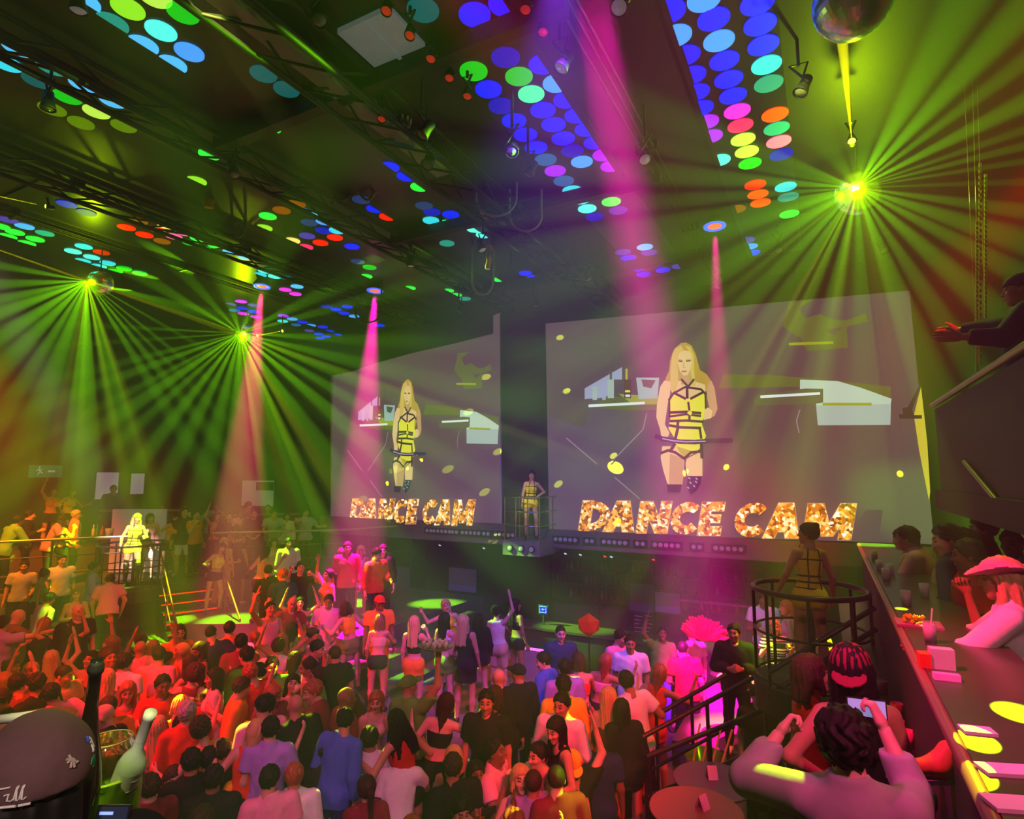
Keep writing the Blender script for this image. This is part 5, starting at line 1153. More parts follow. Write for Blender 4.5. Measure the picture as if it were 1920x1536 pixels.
# right balcony guests along the counter (they face the floor)
RB=[(1652,995,70,'f','rail','tank:v','jeans:k','pk','person in violet top leaning on the far end of the right counter'),
(1704,989,80,'m','rail','rolled:p','jeans:k','sd','person in pink shirt reaching over glasses on the far right counter'),
(1730,1004,60,'f','hip','dress:q','-','pd','person in sequinned dress with bare shoulders at the right counter'),
(1764,994,80,'m','shift','tee:l','jeans:k','sk','person in green top behind the sequinned dress at the right counter'),
(1806,1001,60,'m','talk','shirt:n','jeans:k','sk','person in dark navy shirt with back turned at the right counter'),
(1862,1022,75,'f','rail','shirt:o','jeans:k','ak','person in orange top bowing over the right counter'),
(1842,985,90,'m','idle','tee:k','jeans:k','sk','person in black T-shirt behind the guests of the right counter'),
(1905,1074,75,'f','fist','rolled:w','jeans:k','ly','person in pink hat and white top with a raised fist'),
(1893,915,150,'m','drink','shirt:v','jeans:k','sk','person in pale blue shirt holding a drink deep behind the right counter'),
(1685,1002,100,'m','shift','tee:r','jeans:k','sd','person in red T-shirt half hidden at the far right counter')]
for (x,y,f,s,po,tp,bt,hr,lb) in RB:
    p=atz(x,y,2.35+(1.66 if s=='f' else 1.76)-(.06 if po=='rail' else 0)); p=atd(x,y,5.4) if y<930 else p; p.z=2.35; p.x=max(p.x,.98)
    r=person(x,y,f,s,po,tp,bt,hr,label=lb,pos=p,fine=True,hat=['hat','p'] if 'pink hat' in lb else None)
p=atd(1885,600,4.6); person(0,0,85,'m','point','shirt:n','trousers:k','zk',label='person in dark navy shirt and cap stretching both arms out in the upper right booth',pos=Vector((max(p.x,1.45),p.y+.2,4.42)),h=1.76,fine=True,hat=['back','n'],skin=1)
p=atd(1605,1350,2.2); gs=person(0,0,8,'m','snap','shirt:g','trousers:k','ck',label='person in grey long sleeve shirt with back turned holding a phone out',pos=Vector((p.x,p.y,2.05)),h=1.62,fine=True,skin=4)
p=atd(1606,1215,2.95); person(0,0,15,'f','hip','tank:k','skirt:k','lk',label='person in red cap and black tank top just behind the grey shirt phone holder',pos=Vector((p.x,p.y,2.05)),h=1.68,fine=True,hat=['back','m'],skin=1)
p=atd(1528,1275,3.35); person(0,0,300,'f','sip','tank:r','skirt:r','od',label='person in red tank top lifting a drink left of the red cap wearer',pos=Vector((p.x,p.y,2.05)),h=1.5,fine=True,skin=1)
for (x,y,f,s,po,tp,bt,hr,lb) in [(1583,1072,250,'f','talk','tank:p','skirt:k','ld','person in pink tank top seen through the ring cage rails'),(1545,1195,200,'f','drink','tank:l','skirt:k','oy','person in green tank top below the ring cage floor'),(1420,1290,200,'m','idle','tee:k','jeans:k','sk','person in black T-shirt beside the thick cage pillar'),(1500,1235,180,'m','shift','shirt:m','jeans:k','sk','person in maroon shirt below the ring cage')]:
    q=atz(x,y,0.7+1.7); person(x,y,f,s,po,tp,bt,hr,label=lb)
# the guest in the brown cap in the near left corner
p=atd(72,1356,1.22); capman=person(0,0,12,'m','idle','tee:k','jeans:k','nk',label='person in brown embroidered cap seen from behind beside the lime ice bucket',pos=Vector((p.x,p.y,2.35)),h=1.72,fine=True,skin=0)
# ---------------------------------------------------------------- a label of its own for every guest
used={r['label'] for r in PEOPLE if r['label']}
def short(r):
    if r['label']: return None
    c=CC_[r['tc']][0]
    return f"{c} {TW[r['top']]}"
def place_words(r):
    x,y,_=r['px']
    if abs(r['floor']-2.5)<.4: return 'on the far back terrace'
    if abs(r['floor']-1.9)<.01: return 'behind the left terrace railing'
    if abs(r['floor']-1.3)<.01: return 'below the left screen'
    if abs(r['floor']-.5)<.01: return 'on the dance platform'
    if abs(r['floor']-.9)<.01 or abs(r['floor']-.6)<.01: return 'on the low left terrace'
    if abs(r['floor']-.7)<.01: return 'by the bar beyond the ring cage'
    if abs(r['floor']-.35)<.01: return 'in the near crowd'
    return 'on the dance floor'
def cnt(L):
    d={}
    for k in L: d[k]=d.get(k,0)+1
    return d
todo=[r for r in PEOPLE if not r['label']]
for r in todo:
    c=CC_[r['tc']][0]; hat=(f" and {CC_[r['hat'][1]][0]} {HATS[r['hat'][0]]}" if r['hat'] else '')
    bot='' if r['bot']=='-' else ' and '+CC_[r['bot'].split(':')[1]][0]+' '+BW[r['bot'].split(':')[0]]
    r['c1']=f"person in {c} {TW[r['top']]}{hat} {PW[r['pose']]} {place_words(r)}"; r['c2']=f"person in {c} {TW[r['top']]}{hat or bot} {PW[r['pose']]} {place_words(r)}"
n1=cnt([r['c1'] for r in todo]); n2=cnt([r['c2'] for r in todo])
for r in todo:
    if n1[r['c1']]==1 and len(r['c1'].split())<=16: r['label']=r['c1']
    elif n2[r['c2']]==1 and len(r['c2'].split())<=16: r['label']=r['c2']
ns=cnt([short(q) or (q['c1'].split(' ')[2] if 'c1' in q else '') for q in todo]+[f"{CC_[q['tc']][0]} {TW[q['top']]}" for q in PEOPLE if q['label']])
for r in todo:
    if r['label']: continue
    near=sorted((q for q in PEOPLE if q is not r),key=lambda q:math.hypot(q['px'][0]-r['px'][0],q['px'][1]-r['px'][1]))
    for q in near[:40]:
        dx=r['px'][0]-q['px'][0]; rel='left of' if dx<-8 else 'right of' if dx>8 else 'behind' if r['px'][2]>q['px'][2] else 'in front of'
        lb=f"person in {CC_[r['tc']][0]} {TW[r['top']]} {PW[r['pose']]} {rel} a {CC_[q['tc']][0]} {TW[q['top']]}"
        if len(lb.split())<=16 and lb not in used and f"{CC_[q['tc']][0]} {TW[q['top']]}"!=f"{CC_[r['tc']][0]} {TW[r['top']]}": r['label']=lb; break
    used.add(r['label'])
for r in PEOPLE: r['o']['label']=r['label']; r['o']['group']='guests in the hall'
# ---------------------------------------------------------------- things held in hands
CUPM=mat('plastic_cup',(.75,.6,.3),.25,var=.05); BEER=mat('bottle_brown',(.1,.04,.01),.12,spec=.8,var=0); PHM=mat('phone_black',(.02,.02,.025),.2,var=0); SCRL=mat('phone_screen',(.25,.3,.6),.2,e=.7,var=0)
def align(ax): return Vector(ax).to_track_quat('Z','Y').to_euler()
CUPME=MB().lathe([(0,-.045),(.03,-.045),(.042,.065),(.038,.065),(.03,.05),(0,.05)],n=16,caps=False).mesh('cup',CUPM)
BOTME=MB().lathe([(0,-.08),(.03,-.08),(.031,.04),(.013,.09),(.013,.15),(0,.15)],n=14,caps=False).mesh('bottle',BEER)
nc=0
for r in PEOPLE:
    if r['pose'] in('drink','sip') :
        w,ax,fo=grip(r,'R'); ax=ax if ax.z>=0 else -ax; nc+=1
        beer=nc%3==0; o=bpy.data.objects.new('beer_bottle' if beer else 'drink_cup',BOTME if beer else CUPME); COL.objects.link(o); o.location=w; o.rotation_euler=align((ax+Vector((0,0,1.2))).normalized())
        nm='beer bottle' if beer else 'drink cup'; base=(r['label'] or '').replace('person in ','',1); base=' '.join(base.split(' ')[:2])
        tag(o,f"{'brown' if beer else 'amber'} {nm} of the person in "+' '.join((r['label'].replace('person in ','',1)).split(' ')[:7]).rstrip(' a'),nm.split()[-1],'drinks held by guests')
def phone(r,label,s='R',mid=False):
    w,ax,fo=grip(r,'R'); w2,_,_=grip(r,'L'); c=(w+w2)/2 if mid else w; t=thing('phone',label,'phone',c); e=r['rz']; t.rotation_euler=(math.radians(10),0,e); 
    MB().box((-.075,-.005,-.037),(.075,.005,.037)).build('case',PHM,t); MB().box((-.07,.0052,-.033),(.07,.0062,.033)).build('display',SCRL,t); return t
for r in PEOPLE:
    if r['pose'] in('phone','snap') and r is not gs: phone(r,'phone held up by the person in '+' '.join(r['label'].replace('person in ','',1).split(' ')[:6]),mid=r['pose']=='phone')
phone(gs,'dark phone held out by the person in the grey long sleeve shirt')
wt=[r for r in PEOPLE if r['pose']=='tray'][0]; w,ax,fo=grip(wt,'R'); TRY=Vector((w.x,w.y,w.z+.09))
t=thing('serving_tray','round serving tray heaped with lime lit glasses above the waiter','tray',TRY); MB().lathe([(0,0),(.2,0),(.225,.03),(.22,.03),(.2,.008),(0,.008)],n=32,caps=False).build('plate',mat('tray_steel',(.5,.5,.45),.25,.8),t)
GLM=mat('shot_glass',(.8,.85,.6),.1,var=0,trans=.3); SG=MB().lathe([(0,.0),(.018,0),(.024,.06),(.021,.06),(.016,.01),(0,.01)],n=12,caps=False).mesh('glass',GLM)
for i in range(14):
    a=i*2.4; rr=.045*math.sqrt(i); o=bpy.data.objects.new('shot_glass',SG); COL.objects.link(o); o.location=TRY+Vector((rr*math.cos(a),rr*math.sin(a),.009)); tag(o,'small shot glass crowded on the raised serving tray','glass','shot glasses on the tray')
# ---------------------------------------------------------------- bar under the screens
bar=thing('bar','long dark bar in the recess under the screens','bar',(-10.5,12.6,0)); MB().box((0,0,1.05),(8.6,.7,1.1)).build('worktop',WOODB,bar); MB().box((.05,.06,0),(8.55,.6,1.05)).build('front_panel',BLK,bar)
SHM=mat('shelf_dark_red',(.12,.04,.035),.4)
sh=thing('bottle_shelf','wide back bar shelving filled with dim bottles','shelving',(-7.6,16.62,0)); 
for z in (.95,1.35,1.75,2.15): MB().box((0,0,z),(6.2,.36,z+.03)).build('shelf',SHM,sh)
for x in (0,1.55,3.1,4.65,6.16): MB().box((x,0,0),(x+.04,.37,2.5)).build('upright',SHM,sh)
BC=[mat('glass_amber',(.28,.09,.02),.12,var=0),mat('glass_clear',(.4,.4,.38),.1,var=0),mat('glass_green',(.03,.14,.05),.12,var=0),mat('glass_red',(.35,.02,.03),.12,var=0)]
BM=[]
for prof in ([(0,0),(.037,0),(.038,.17),(.014,.23),(.014,.3),(0,.3)],[(0,0),(.045,0),(.045,.14),(.015,.2),(.015,.26),(0,.26)],[(0,0),(.032,0),(.034,.2),(.012,.25),(.012,.32),(0,.32)]):
    BM.append(MB().lathe(prof,n=12,caps=False).mesh('liquor_bottle',[None]))
k=0
for z in (.98,1.38,1.78):
    x=.12
    while x<6.05:
        if abs((x%1.55)-.02)>.07:
            o=bpy.data.objects.new('liquor_bottle',BM[k%3]); COL.objects.link(o); o.location=(-7.6+x,16.62+.16+.05*math.sin(k),z); o.material_slots[0].link='OBJECT'; o.material_slots[0].material=BC[(k*7+k//3)%4]; tag(o,'liquor bottle standing on the back bar shelving under the screens','bottle','bottles on the back bar')
        x+=.155+.03*math.sin(k*1.7); k+=1
MON=mat('monitor_violet',(.10,.045,.16),.3,e=.22,var=.3,sc=12); MON2=mat('monitor_dim',(.06,.04,.09),.3,e=.12,var=.3,sc=14)
def panel(a,b,Y,name,label,cat,m,frame=BLK,d=.05):
    A,Bp=aty(*a,Y),aty(*b,Y); t=thing(name,label,cat,((A.x+Bp.x)/2,Y,min(A.z,Bp.z))); w=abs(Bp.x-A.x)/2; h=abs(A.z-Bp.z); MB().box((-w-.03,0,-.03),(w+.03,d,h+.03)).build('frame',frame,t); MB().box((-w,-.008,0),(w,0,h)).build('display',m,t); return t
panel((842,1064),(893,1112),16.5,'menu_screen','dim violet menu screen left of the back bar shelving','screen',MON)
panel((1180,1094),(1226,1150),16.5,'menu_screen','dim violet menu screen right of the back bar shelving','screen',MON2); panel((1228,1110),(1275,1152),16.5,'menu_screen','violet monitor with a lime reflection right of the menu screen','screen',MON)
t=panel((1186,1150),(1225,1205),16.4,'menu_board','small white lettered menu boards below the violet monitor','menu board',mat('chalkboard',(.03,.025,.03),.6))
mb=MB(); A=aty(1190,1154,16.38)
for i in range(2):
    for j in range(7): 
        q=aty(1190+i*19,1154+j*7.2,16.385); mb.box((q.x-t.location.x,q.y-t.location.y-.004,q.z-t.location.z-.022),(q.x-t.location.x+.22-.05*((i+j)%3),q.y-t.location.y,q.z-t.location.z))
mb.build('menu_line',mat('chalk',(.5,.45,.45),.7),t)
t=panel((1011,1137),(1026,1152),12.9,'neon_sign','small blue neon sign beside the dancers on the platform','sign',mat('neon_back',(.01,.02,.2),.4,e=.5,ec=(.0,.03,.8),var=0)); q=MB()
for (x0,z0,x1,z1) in ((-.09,.03,.09,.03),(-.09,.17,.09,.17),(-.08,.03,-.08,.17),(.08,.03,.08,.17),(-.04,.1,.04,.1),(0,.06,0,.14)): q.tube([(x0,-.02,z0),(x1,-.02,z1)],.007,6)
MB().box((-.02,.0,-.5),(.02,.03,.0)).build('stand',BLK,t); q.build('neon_tube',mat('neon_blue',(.1,.2,1),.4,e=2,var=0),t)
A=atd(1005,1200,12.3); t=thing('drinks_fridge','violet lit glass fronted drinks fridge behind the platform','fridge',(A.x,A.y,0)); MB().box((-.42,-.25,0),(.42,.35,1.05)).build('body',BLK,t); MB().box((-.4,-.27,.1),(.4,-.25,1.0)).build('door',mat('fridge_violet',(.14,.04,.14),.15,e=.25,ec=(.35,.06,.3)),t); MB().box((-.42,-.29,1.02),(.42,-.24,1.06)).build('light_bar',mat('fridge_light',(1,.2,.8),.4,e=1.2,var=0),t)
A=atd(1104,1172,11.6); b=bmesh.new(); bmesh.ops.create_icosphere(b,subdivisions=1,radius=.24); me=bpy.data.meshes.new('gem'); b.to_mesh(me); b.free(); me.materials.append(mat('gem_red',(.7,.01,.01),.12,var=0,e=.18))  # emission makes the red gem balloon glow faintly
t=thing('gem_lamp','faceted red gem shaped lamp on a stand by the bar','lamp',A); o=bpy.data.objects.new('gem_shade',me); COL.objects.link(o); o.parent=t; o.scale=(1,1,.95); MB().tube([(0,0,-.2),(0,0,-A.z+.02)],.02,8).build('stand',STEEL,t)
A=atd(1318,1200,10.4); F_=bpy.data.objects.new('feather_fan',None); 
b=MB(); n=40
for i in range(n):
    a=-1.1+2.6*i/n; l=.42+.05*math.sin(i*3); rr=.07; c=Vector((math.sin(a)*l*.55,.03*math.sin(i*2.3),math.cos(a)*l*.55)); b.tube([Vector((0,0,0)),c,c*1.75],[.02,rr,.012],7)
o=b.build('feather_fan',mat('feather_red',(.9,.02,.0),.8,var=.15),loc=A); o.rotation_euler=(.25,0,YAW-.3); tag(o,'fluffy red feather fan between the pink shirt and the security guard','fan')
def small_spot(px,lb,m,z=2.52): p=aty(px,1046,14.6); o=par((p.x,14.6,z),(p.x,13,1),lb,m,'small spots under the fascia',.05,.1); return o
SPM=mat('lens_cool',(.6,.75,1),.2,e=.8,var=0); SPR=mat('lens_tiny_red',(1,.05,.05),.2,e=.9,var=0)
pipe=MB().tube([(-11.9,14.6,2.7),(1.4,14.6,2.7)],.03,8).build('lighting_pipe',STEEL); tag(pipe,'long dark lighting pipe under the screens','pipe')
for px,m,lb in ((824,SPM,'first small white spot from the left under the left screen'),(907,SPM,'small blue white spot under the left screen'),(953,SPR,'tiny red spot left of the central balcony'),(976,SPM,'small white spot below the central balcony'),(998,SPM,'dim spot right below the central balcony'),(1060,SPM,'blue white spot under the first gold letter D'),(1088,SPM,'glittering spot under the first gold letter A'),(1146,SPM,'pale spot under the gold letter N'),(1134,SPR,'tiny red spot under the gold letter N'),(1225,SPR,'tiny red spot under the first gold letter E')): small_spot(px,lb,m)
t=thing('high_table','slim violet lit bar ledge under the right screen','table',tuple(aty(1340,1130,13.95)[:2])+(0,)); z=aty(1340,1130,13.95).z; MB().box((-.8,-.07,z-.03),(.8,.07,z)).build('ledge_top',mat('ledge_violet',(.14,.05,.11),.3),t); MB().tube([(-.6,0,0),(-.6,0,z-.04)],.03,8).build('leg',STEEL,t); MB().tube([(.6,0,0),(.6,0,z-.04)],.03,8).build('leg',STEEL,t)
# ---------------------------------------------------------------- left back wall: exit sign and lit panels
def wallpanel(a,b,label,name,cat,m,X=XL+.02):
    A,Bp=atx(*a,X),atx(*b,X); t=thing(name,label,cat,(X,(A.y+Bp.y)/2,min(A.z,Bp.z))); w=abs(Bp.y-A.y)/2; h=abs(A.z-Bp.z); MB().box((0,-w-.04,-.04),(.05,w+.04,h+.04)).build('frame',BLK,t); MB().box((.05,-w,0),(.06,w,h)).build('display',m,t); return t
PLE=mat('lit_panel_mauve',(.35,.28,.3),.6,e=.32,ec=(.55,.4,.45),var=.05); PLO=mat('lit_panel_olive',(.25,.27,.2),.6,e=.22,ec=(.3,.33,.2),var=.05)
wallpanel((180,886),(218,935),'pale mauve lit wall panel behind the back terrace guests','wall_screen','screen',PLE); wallpanel((245,888),(267,926),'narrow lit wall panel with yellow light right of the mauve panel','wall_screen','screen',PLE); t=wallpanel((455,901),(512,950),'olive lit wall screen behind the striped shirt guest','wall_screen','screen',PLO) if False else None
def endpanel(a,b,label,m,Y=YE-.06): return panel(a,b,Y,'wall_screen',label,'screen',m)
endpanel((455,901),(512,950),'olive lit wall screen at the end of the back terrace',PLO); A,Bp=aty(481,904,YE-.09),aty(512,920,YE-.09); o=MB().box((A.x,YE-.1,Bp.z),(Bp.x,YE-.07,A.z)).build('speaker_box',BLK); tag(o,'black box covering the corner of the olive wall screen','speaker')
A=atx(85,884,XL+.05); t=thing('exit_sign','small green exit sign with a running figure on the far left wall','sign',A); h=.2; w=.46
MB().box((0,-w,-h),(.05,w,h)).build('panel',mat('exit_green',(.01,.2,.06),.4,e=.12,ec=(.02,.5,.15),var=0),t); s=MB()
for pts in ([(-.2,.08),(-.17,.0)],[(-.17,.0),(-.23,-.1)],[(-.17,0),(-.1,-.06)],[(-.2,.07),(-.11,.04)],[(-.2,.07),(-.27,.02)]): s.tube([(.055,a,b_) for a,b_ in pts],.016,6)
s.lathe([(0,-.03),(.03,0),(0,.03)],(.055,-.19,.13),n=10,caps=False); MB().box((.05,.05,-.03),(.06,.25,.03)).build('arrow',mat('exit_white',(.6,.7,.6),.4,e=.25,var=0),t); s.build('pictogram',mat('exit_white',(.6,.7,.6),.4,e=.25,var=0),t)
# pale counter front, bottles and bucket behind the left dancer
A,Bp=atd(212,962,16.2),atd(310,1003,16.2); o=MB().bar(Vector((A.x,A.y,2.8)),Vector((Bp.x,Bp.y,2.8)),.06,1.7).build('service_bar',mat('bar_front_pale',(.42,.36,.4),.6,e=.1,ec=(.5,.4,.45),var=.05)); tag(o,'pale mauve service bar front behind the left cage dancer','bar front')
A,Bp=atd(165,1006,14.8),atd(212,1003,14.9); t=thing('side_table','small dark table of bottles left of the caged dancer','table',(A.x,A.y,1.9)); d=Bp-A; d.z=0; zt=A.z-1.9-.03; MB().bar(Vector((0,0,zt)),d+Vector((0,0,zt)),.4,.04).build('table_top',mat('table_light_edge',(.5,.5,.45),.3),t); MB().tube([d*.5,d*.5+Vector((0,0,zt))],.03,8).build('leg',STEEL,t)
for k_,(u,c,lb) in enumerate([(.2,1,'clear bottle left on the small table by the caged dancer'),(.55,3,'red bottle on the small table by the caged dancer'),(.35,2,'green bottle on the small table by the caged dancer')]):
    o=bpy.data.objects.new('liquor_bottle',BM[k_]); COL.objects.link(o); o.location=A+d*u; o.location.z=1.9+zt+.02; o.material_slots[0].link='OBJECT'; o.material_slots[0].material=BC[c]; tag(o,lb,'bottle')
o=MB().lathe([(0,0),(.07,0),(.1,.2),(.09,.2),(.065,.02),(0,.02)],n=18,caps=False).build('ice_bucket',mat('bucket_pale',(.6,.65,.6),.2,var=.05),loc=Vector((A.x+d.x*.85,A.y+d.y*.85,1.92+zt))); tag(o,'pale ice bucket on the small table by the caged dancer','bucket')
# ---------------------------------------------------------------- near left: buckets, bottles, glasses, cap details
zt=2.35+.79
BL_=atd(195,1450,1.72); BKT=mat('bucket_lime',(.5,.75,.02),.25,var=.05); nt=BKT.node_tree; tr=nt.nodes.new('ShaderNodeBsdfTransparent'); tr.inputs[0].default_value=(.8,1,.25,1); mxs=nt.nodes.new('ShaderNodeMixShader'); mxs.inputs[0].default_value=.45; ou=nt.nodes['Material Output']  # lime beam light on the clear plastic is put into its colour
nt.links.new(nt.nodes['Principled BSDF'].outputs[0],mxs.inputs[1]); nt.links.new(tr.outputs[0],mxs.inputs[2]); nt.links.new(mxs.outputs[0],ou.inputs[0])
rimz=BL_.z; t=thing('ice_bucket','lime plastic ice bucket holding a tilted wine bottle','bucket',(BL_.x,BL_.y,zt)); hb=rimz-zt
MB().lathe([(0,0),(.085,0),(.1,hb),(.108,hb+.004),(.1,hb+.008),(.094,hb),(.08,.02),(0,.02)],n=40,caps=False).build('tub',BKT,t)
def bottle(name,label,top,bot,D,D2,prof,m,parts,hl):
    A,Bp=atd(*top,D),atd(*bot,D2); ax=(A-Bp); L=ax.length; R=ax.to_track_quat('Z','Y').to_matrix(); t=thing(name,label,'bottle',Bp)
    MB().lathe([(r,z*L) for r,z in prof],R=R,n=28,caps=False).build('glass_body',m,t)
    for nm,pr,mm in parts: MB().lathe([(r,z*L) for r,z in pr],R=R,n=28,caps=False).build(nm,mm,t)
    return t,R,L
WGL=mat('wine_glass_clear',(.7,.85,.75),.06,var=0,trans=.3); FOIL=mat('foil_pale',(.75,.85,.72),.4,.0); LABM=mat('label_paper',(.78,.82,.72),.6,var=.04); LABW=mat('label_ink',(.12,.16,.1),.6,var=0)
tb,Rb,Lb=bottle('wine_bottle','tilted clear wine bottle with pale labels in the lime ice bucket',(283,1336),(222,1500),1.66,1.72,[(0,-.25),(.037,-.25),(.0375,.42),(.03,.5),(.0145,.6),(.0135,.75),(.0135,1.0),(0,1.0)],WGL,[('foil',[(.0142,.7),(.0142,.93),(.0165,.94),(.0165,1.0),(0,1.005)],FOIL),('label',[(.0379,.02),(.0379,.4)],LABM)],0)
lm=MB()
for (zf,wd) in ((.33,.5),(.22,.7),(.2,.7),(.07,.4),(.055,.4)):
    pts=[]
    for i in range(9):
        a=-1.57-.35+YAW+(i/8-.5)*wd*1.3; v=Vector((.0384*math.cos(a),.0384*math.sin(a),zf*Lb)); pts.append(Rb@v)
    lm.tube(pts,.0017,5)
lm.build('label_print',LABW,tb)
CHG=mat('champagne_glass',(.02,.012,.008),.07,spec=.9,var=0)
bottle('champagne_bottle','dark champagne bottle with its slim neck rising left of the wine bottle',(182,1238),(160,1420),1.5,1.56,[(0,-.9),(.044,-.9),(.044,-.25),(.036,.0),(.02,.35),(.0148,.55),(.0142,.9),(.0142,1.0),(0,1.0)],CHG,[('lip_ring',[(.0145,.87),(.0185,.89),(.0185,.94),(.0145,.96),(.0145,1.0),(0,1.0)],BLK)],0)
def balloon(px,D,r,label,m):
    A=atd(*px,D); t=thing('balloon_glass',label,'glass',(A.x,A.y,zt)); h=A.z-zt; MB().lathe([(r*.75,h),(r*.98,h-.035),(r,h-.07),(r*.75,h-.13),(.012,h-.17),(.006,h-.18),(.006,.01),(.036,.004),(.036,0),(0,0)],n=32,caps=False).build('bowl',m,t)
    MB().tube([(r*.75*math.cos(i*math.pi/16),r*.75*math.sin(i*math.pi/16),h) for i in range(32)],.0022,6,closed=True).build('rim',mat('rim_lime',(.7,.75,.15),.2,var=0),t); return t
GB=mat('glass_balloon',(.8,.6,.2),.05,var=0,trans=.95)
balloon((205,1385),1.85,.085,'large balloon glass behind the dark champagne bottle',GB)
A=atd(62,1352,2.05); t=thing('ice_bucket','copper tinted clear bucket behind the brown cap','bucket',(A.x,A.y,zt)); h=A.z-zt; MB().lathe([(0,.0),(.06,0),(.06*1.0,.01),(.128,h),(.124,h),(.058,.02),(0,.02)],n=36,caps=False).build('tub',mat('bucket_amber',(.7,.25,.06),.15,var=.05,trans=.4),t)
A=atd(-8,1350,1.5); o=MB().lathe([(0,0),(.011,0),(.012,.1),(.006,.125),(0,.127)],n=16,caps=False).build('folded_napkin',mat('napkin_white',(.75,.78,.7),.7),loc=A); o.rotation_euler=(0,math.radians(84),YAW); tag(o,'white rolled napkin with a lime tip at the far left','napkin')
A=atd(208,1540,1.3); t=thing('phone','phone with a lit screen in front of the lime ice bucket','phone',A,YAW); t.rotation_euler=(math.radians(-18),0,YAW); MB().box((-.036,0,-.12),(.036,.009,.03)).build('case',PHM,t); MB().box((-.033,-.002,-.117),(.033,0,.027)).build('display',mat('phone_display',(.03,.04,.09),.15,e=.12),t); q=MB()
for i in range(6): q.box((-.028+.0*i,-.003,.012-.02*i),(-.028+.03+.012*(i%3),-.002,.018-.02*i))
q.build('display_lines',mat('phone_text',(.3,.45,1),.3,e=.9,var=0),t)
# the cap of the near guest, built around his head with its embroidery
J=rig('m','idle'); hc=J['hc']-np.array([0,0,J['dz']]); kk=capman['k']; CAPM=mat('cap_brown',(.135,.066,.072),.85,var=.12,sc=60)
def cap_sd(p):
    d=ell(p,(0,.012,.035),(.1,.12,.105)); d=np.maximum(d,-(p[:,2]-.0+.0*p[:,1])); d=d+.0022*np.sin(p[:,0]*60+2)*np.sin(p[:,2]*45)
    b=np.maximum(ell(p,(0,-.125,.03),(.085,.095,.2)),np.abs(p[:,2]-.02-1.2*p[:,0]**2*-1)-.005); d=np.minimum(d,b); s=np.abs(p[:,0])-.0014; return np.maximum(d,-np.maximum(s,np.abs(d)-.002))
V,Fq=snet(cap_sd,(-.13,-.24,-.03),(.13,.16,.16),.006); V=V@J['HR'].T+J['hc']; me=to_mesh('cap',V,Fq,np.zeros(len(Fq),int),1,J['dz']); me.materials[0]=CAPM; o=bpy.data.objects.new('cap',me); COL.objects.link(o); o.parent=capman['o']
EMB=mat('thread_white',(.75,.72,.72),.7,var=0); EMG=mat('thread_green',(.02,.3,.08),.7,var=0); EMBL=mat('thread_blue',(.05,.1,.6),.7,var=0); EMT=mat('thread_tan',(.5,.4,.36),.7,var=0)
def onc(az,z):  # point on the cap surface: az degrees from straight back (+ to his right), z above the cap band
    a=math.radians(90+az); zz=(z-.035)/.105; rr=math.sqrt(max(1-zz*zz,.01)); v=np.array([.1022*rr*math.cos(a),.012+.1222*rr*math.sin(a),z]); return Vector(J['HR']@v+J['hc']-np.array([0,0,J['dz']]))
def stitch(lines,name,m,w=.0017):
    b=MB()
    for L in lines: b.tube([onc(*q) for q in L],w,5)
    b.build(name,m,o)
sgn=1
def sh_(L,a0,z0,s=1): return [[(a0+sgn*a*s,z0+z*s) for a,z in l] for l in L]
stitch(sh_([[(-6,.0),(-3,.008),(0,.004),(3,-.006),(5,-.004)],[(-4,.014),(-2,.004),(1,-.002)],[(-7,.008),(-4,.006),(-1,.0)],[(0,.0),(1,-.012)],[(-2,.0),(-3,-.01)]],12,.055),'embroidered_bird',EMT,.0028)
stitch(sh_([[(-2,.018),(0,.022),(2,.016),(0,.008),(-2,.014)],[(0,.008),(1,-.004),(-1,-.006)],[(2,.012),(3,.0)]],42,.058),'embroidered_flower',EMB,.0024); stitch(sh_([[(-4,.014),(-5,.02)],[(-4,.02),(-3,.024)]],42,.06),'embroidered_petal',EMBL,.003); stitch(sh_([[(0,-.006),(2,-.018),(5,-.022)],[(-3,-.008),(-6,-.02)],[(0,-.012),(0,-.028)]],42,.05),'embroidered_stem',EMG,.0024)
# cursive word end and its small underline along the band
stitch(sh_([[(-24,.034),(-14,.036)],[(-19,.022),(-15,.024),(-17,.012),(-13,.01),(-11,.014)],[(-11,.012),(-8,.034),(-6,.038),(-8,.03),(-9,.011),(-7,.01)],[(-6,.012),(-3,.034),(-1,.038),(-3,.03),(-4,.011),(-2,.01),(0,.014)]],-30,.002),'embroidered_lettering',EMB,.0019)
stitch(sh_([[(-26,.001),(-9,.001)],[(-7,.001),(4,.001)]],-30,.0),'embroidered_underline',EMB,.0028)
# ---------------------------------------------------------------- clutter on the right counter and the drinks shelf
ztop=2.35+1.25
NAP=mat('napkin_lilac',(.7,.55,.75),.8,var=.05); GLS2=mat('tumbler_glass',(.7,.65,.7),.08,var=0,trans=.4); YEL=mat('food_yellow',(.75,.6,.02),.5)
def onz(x,y,z=ztop): return atz(x,y,z)
def slab(px,wx,wy,h,name,label,cat,m,rz=0,z=ztop):
    p=onz(*px,z); o=MB().box((-wx/2,-wy/2,0),(wx/2,wy/2,h)).build(name,m,loc=p); o.rotation_euler=(0,0,rz); return tag(o,label,cat)
slab((1833,1373),.11,.07,.012,'folded_napkin','lilac folded napkin lying on the right counter','napkin',NAP,.2); slab((1888,1448),.16,.08,.012,'folded_napkin','long lilac napkin near the bottom right corner of the counter','napkin',NAP,.35); slab((1906,1512),.16,.09,.012,'folded_napkin','lilac napkin lowest in the bottom right corner','napkin',NAP,.35)
slab((1775,1275),.11,.04,.03,'phone','violet lit phone under the napkin holder on the right counter','phone',mat('phone_pink',(.8,.15,.6),.3,e=.15),.1)
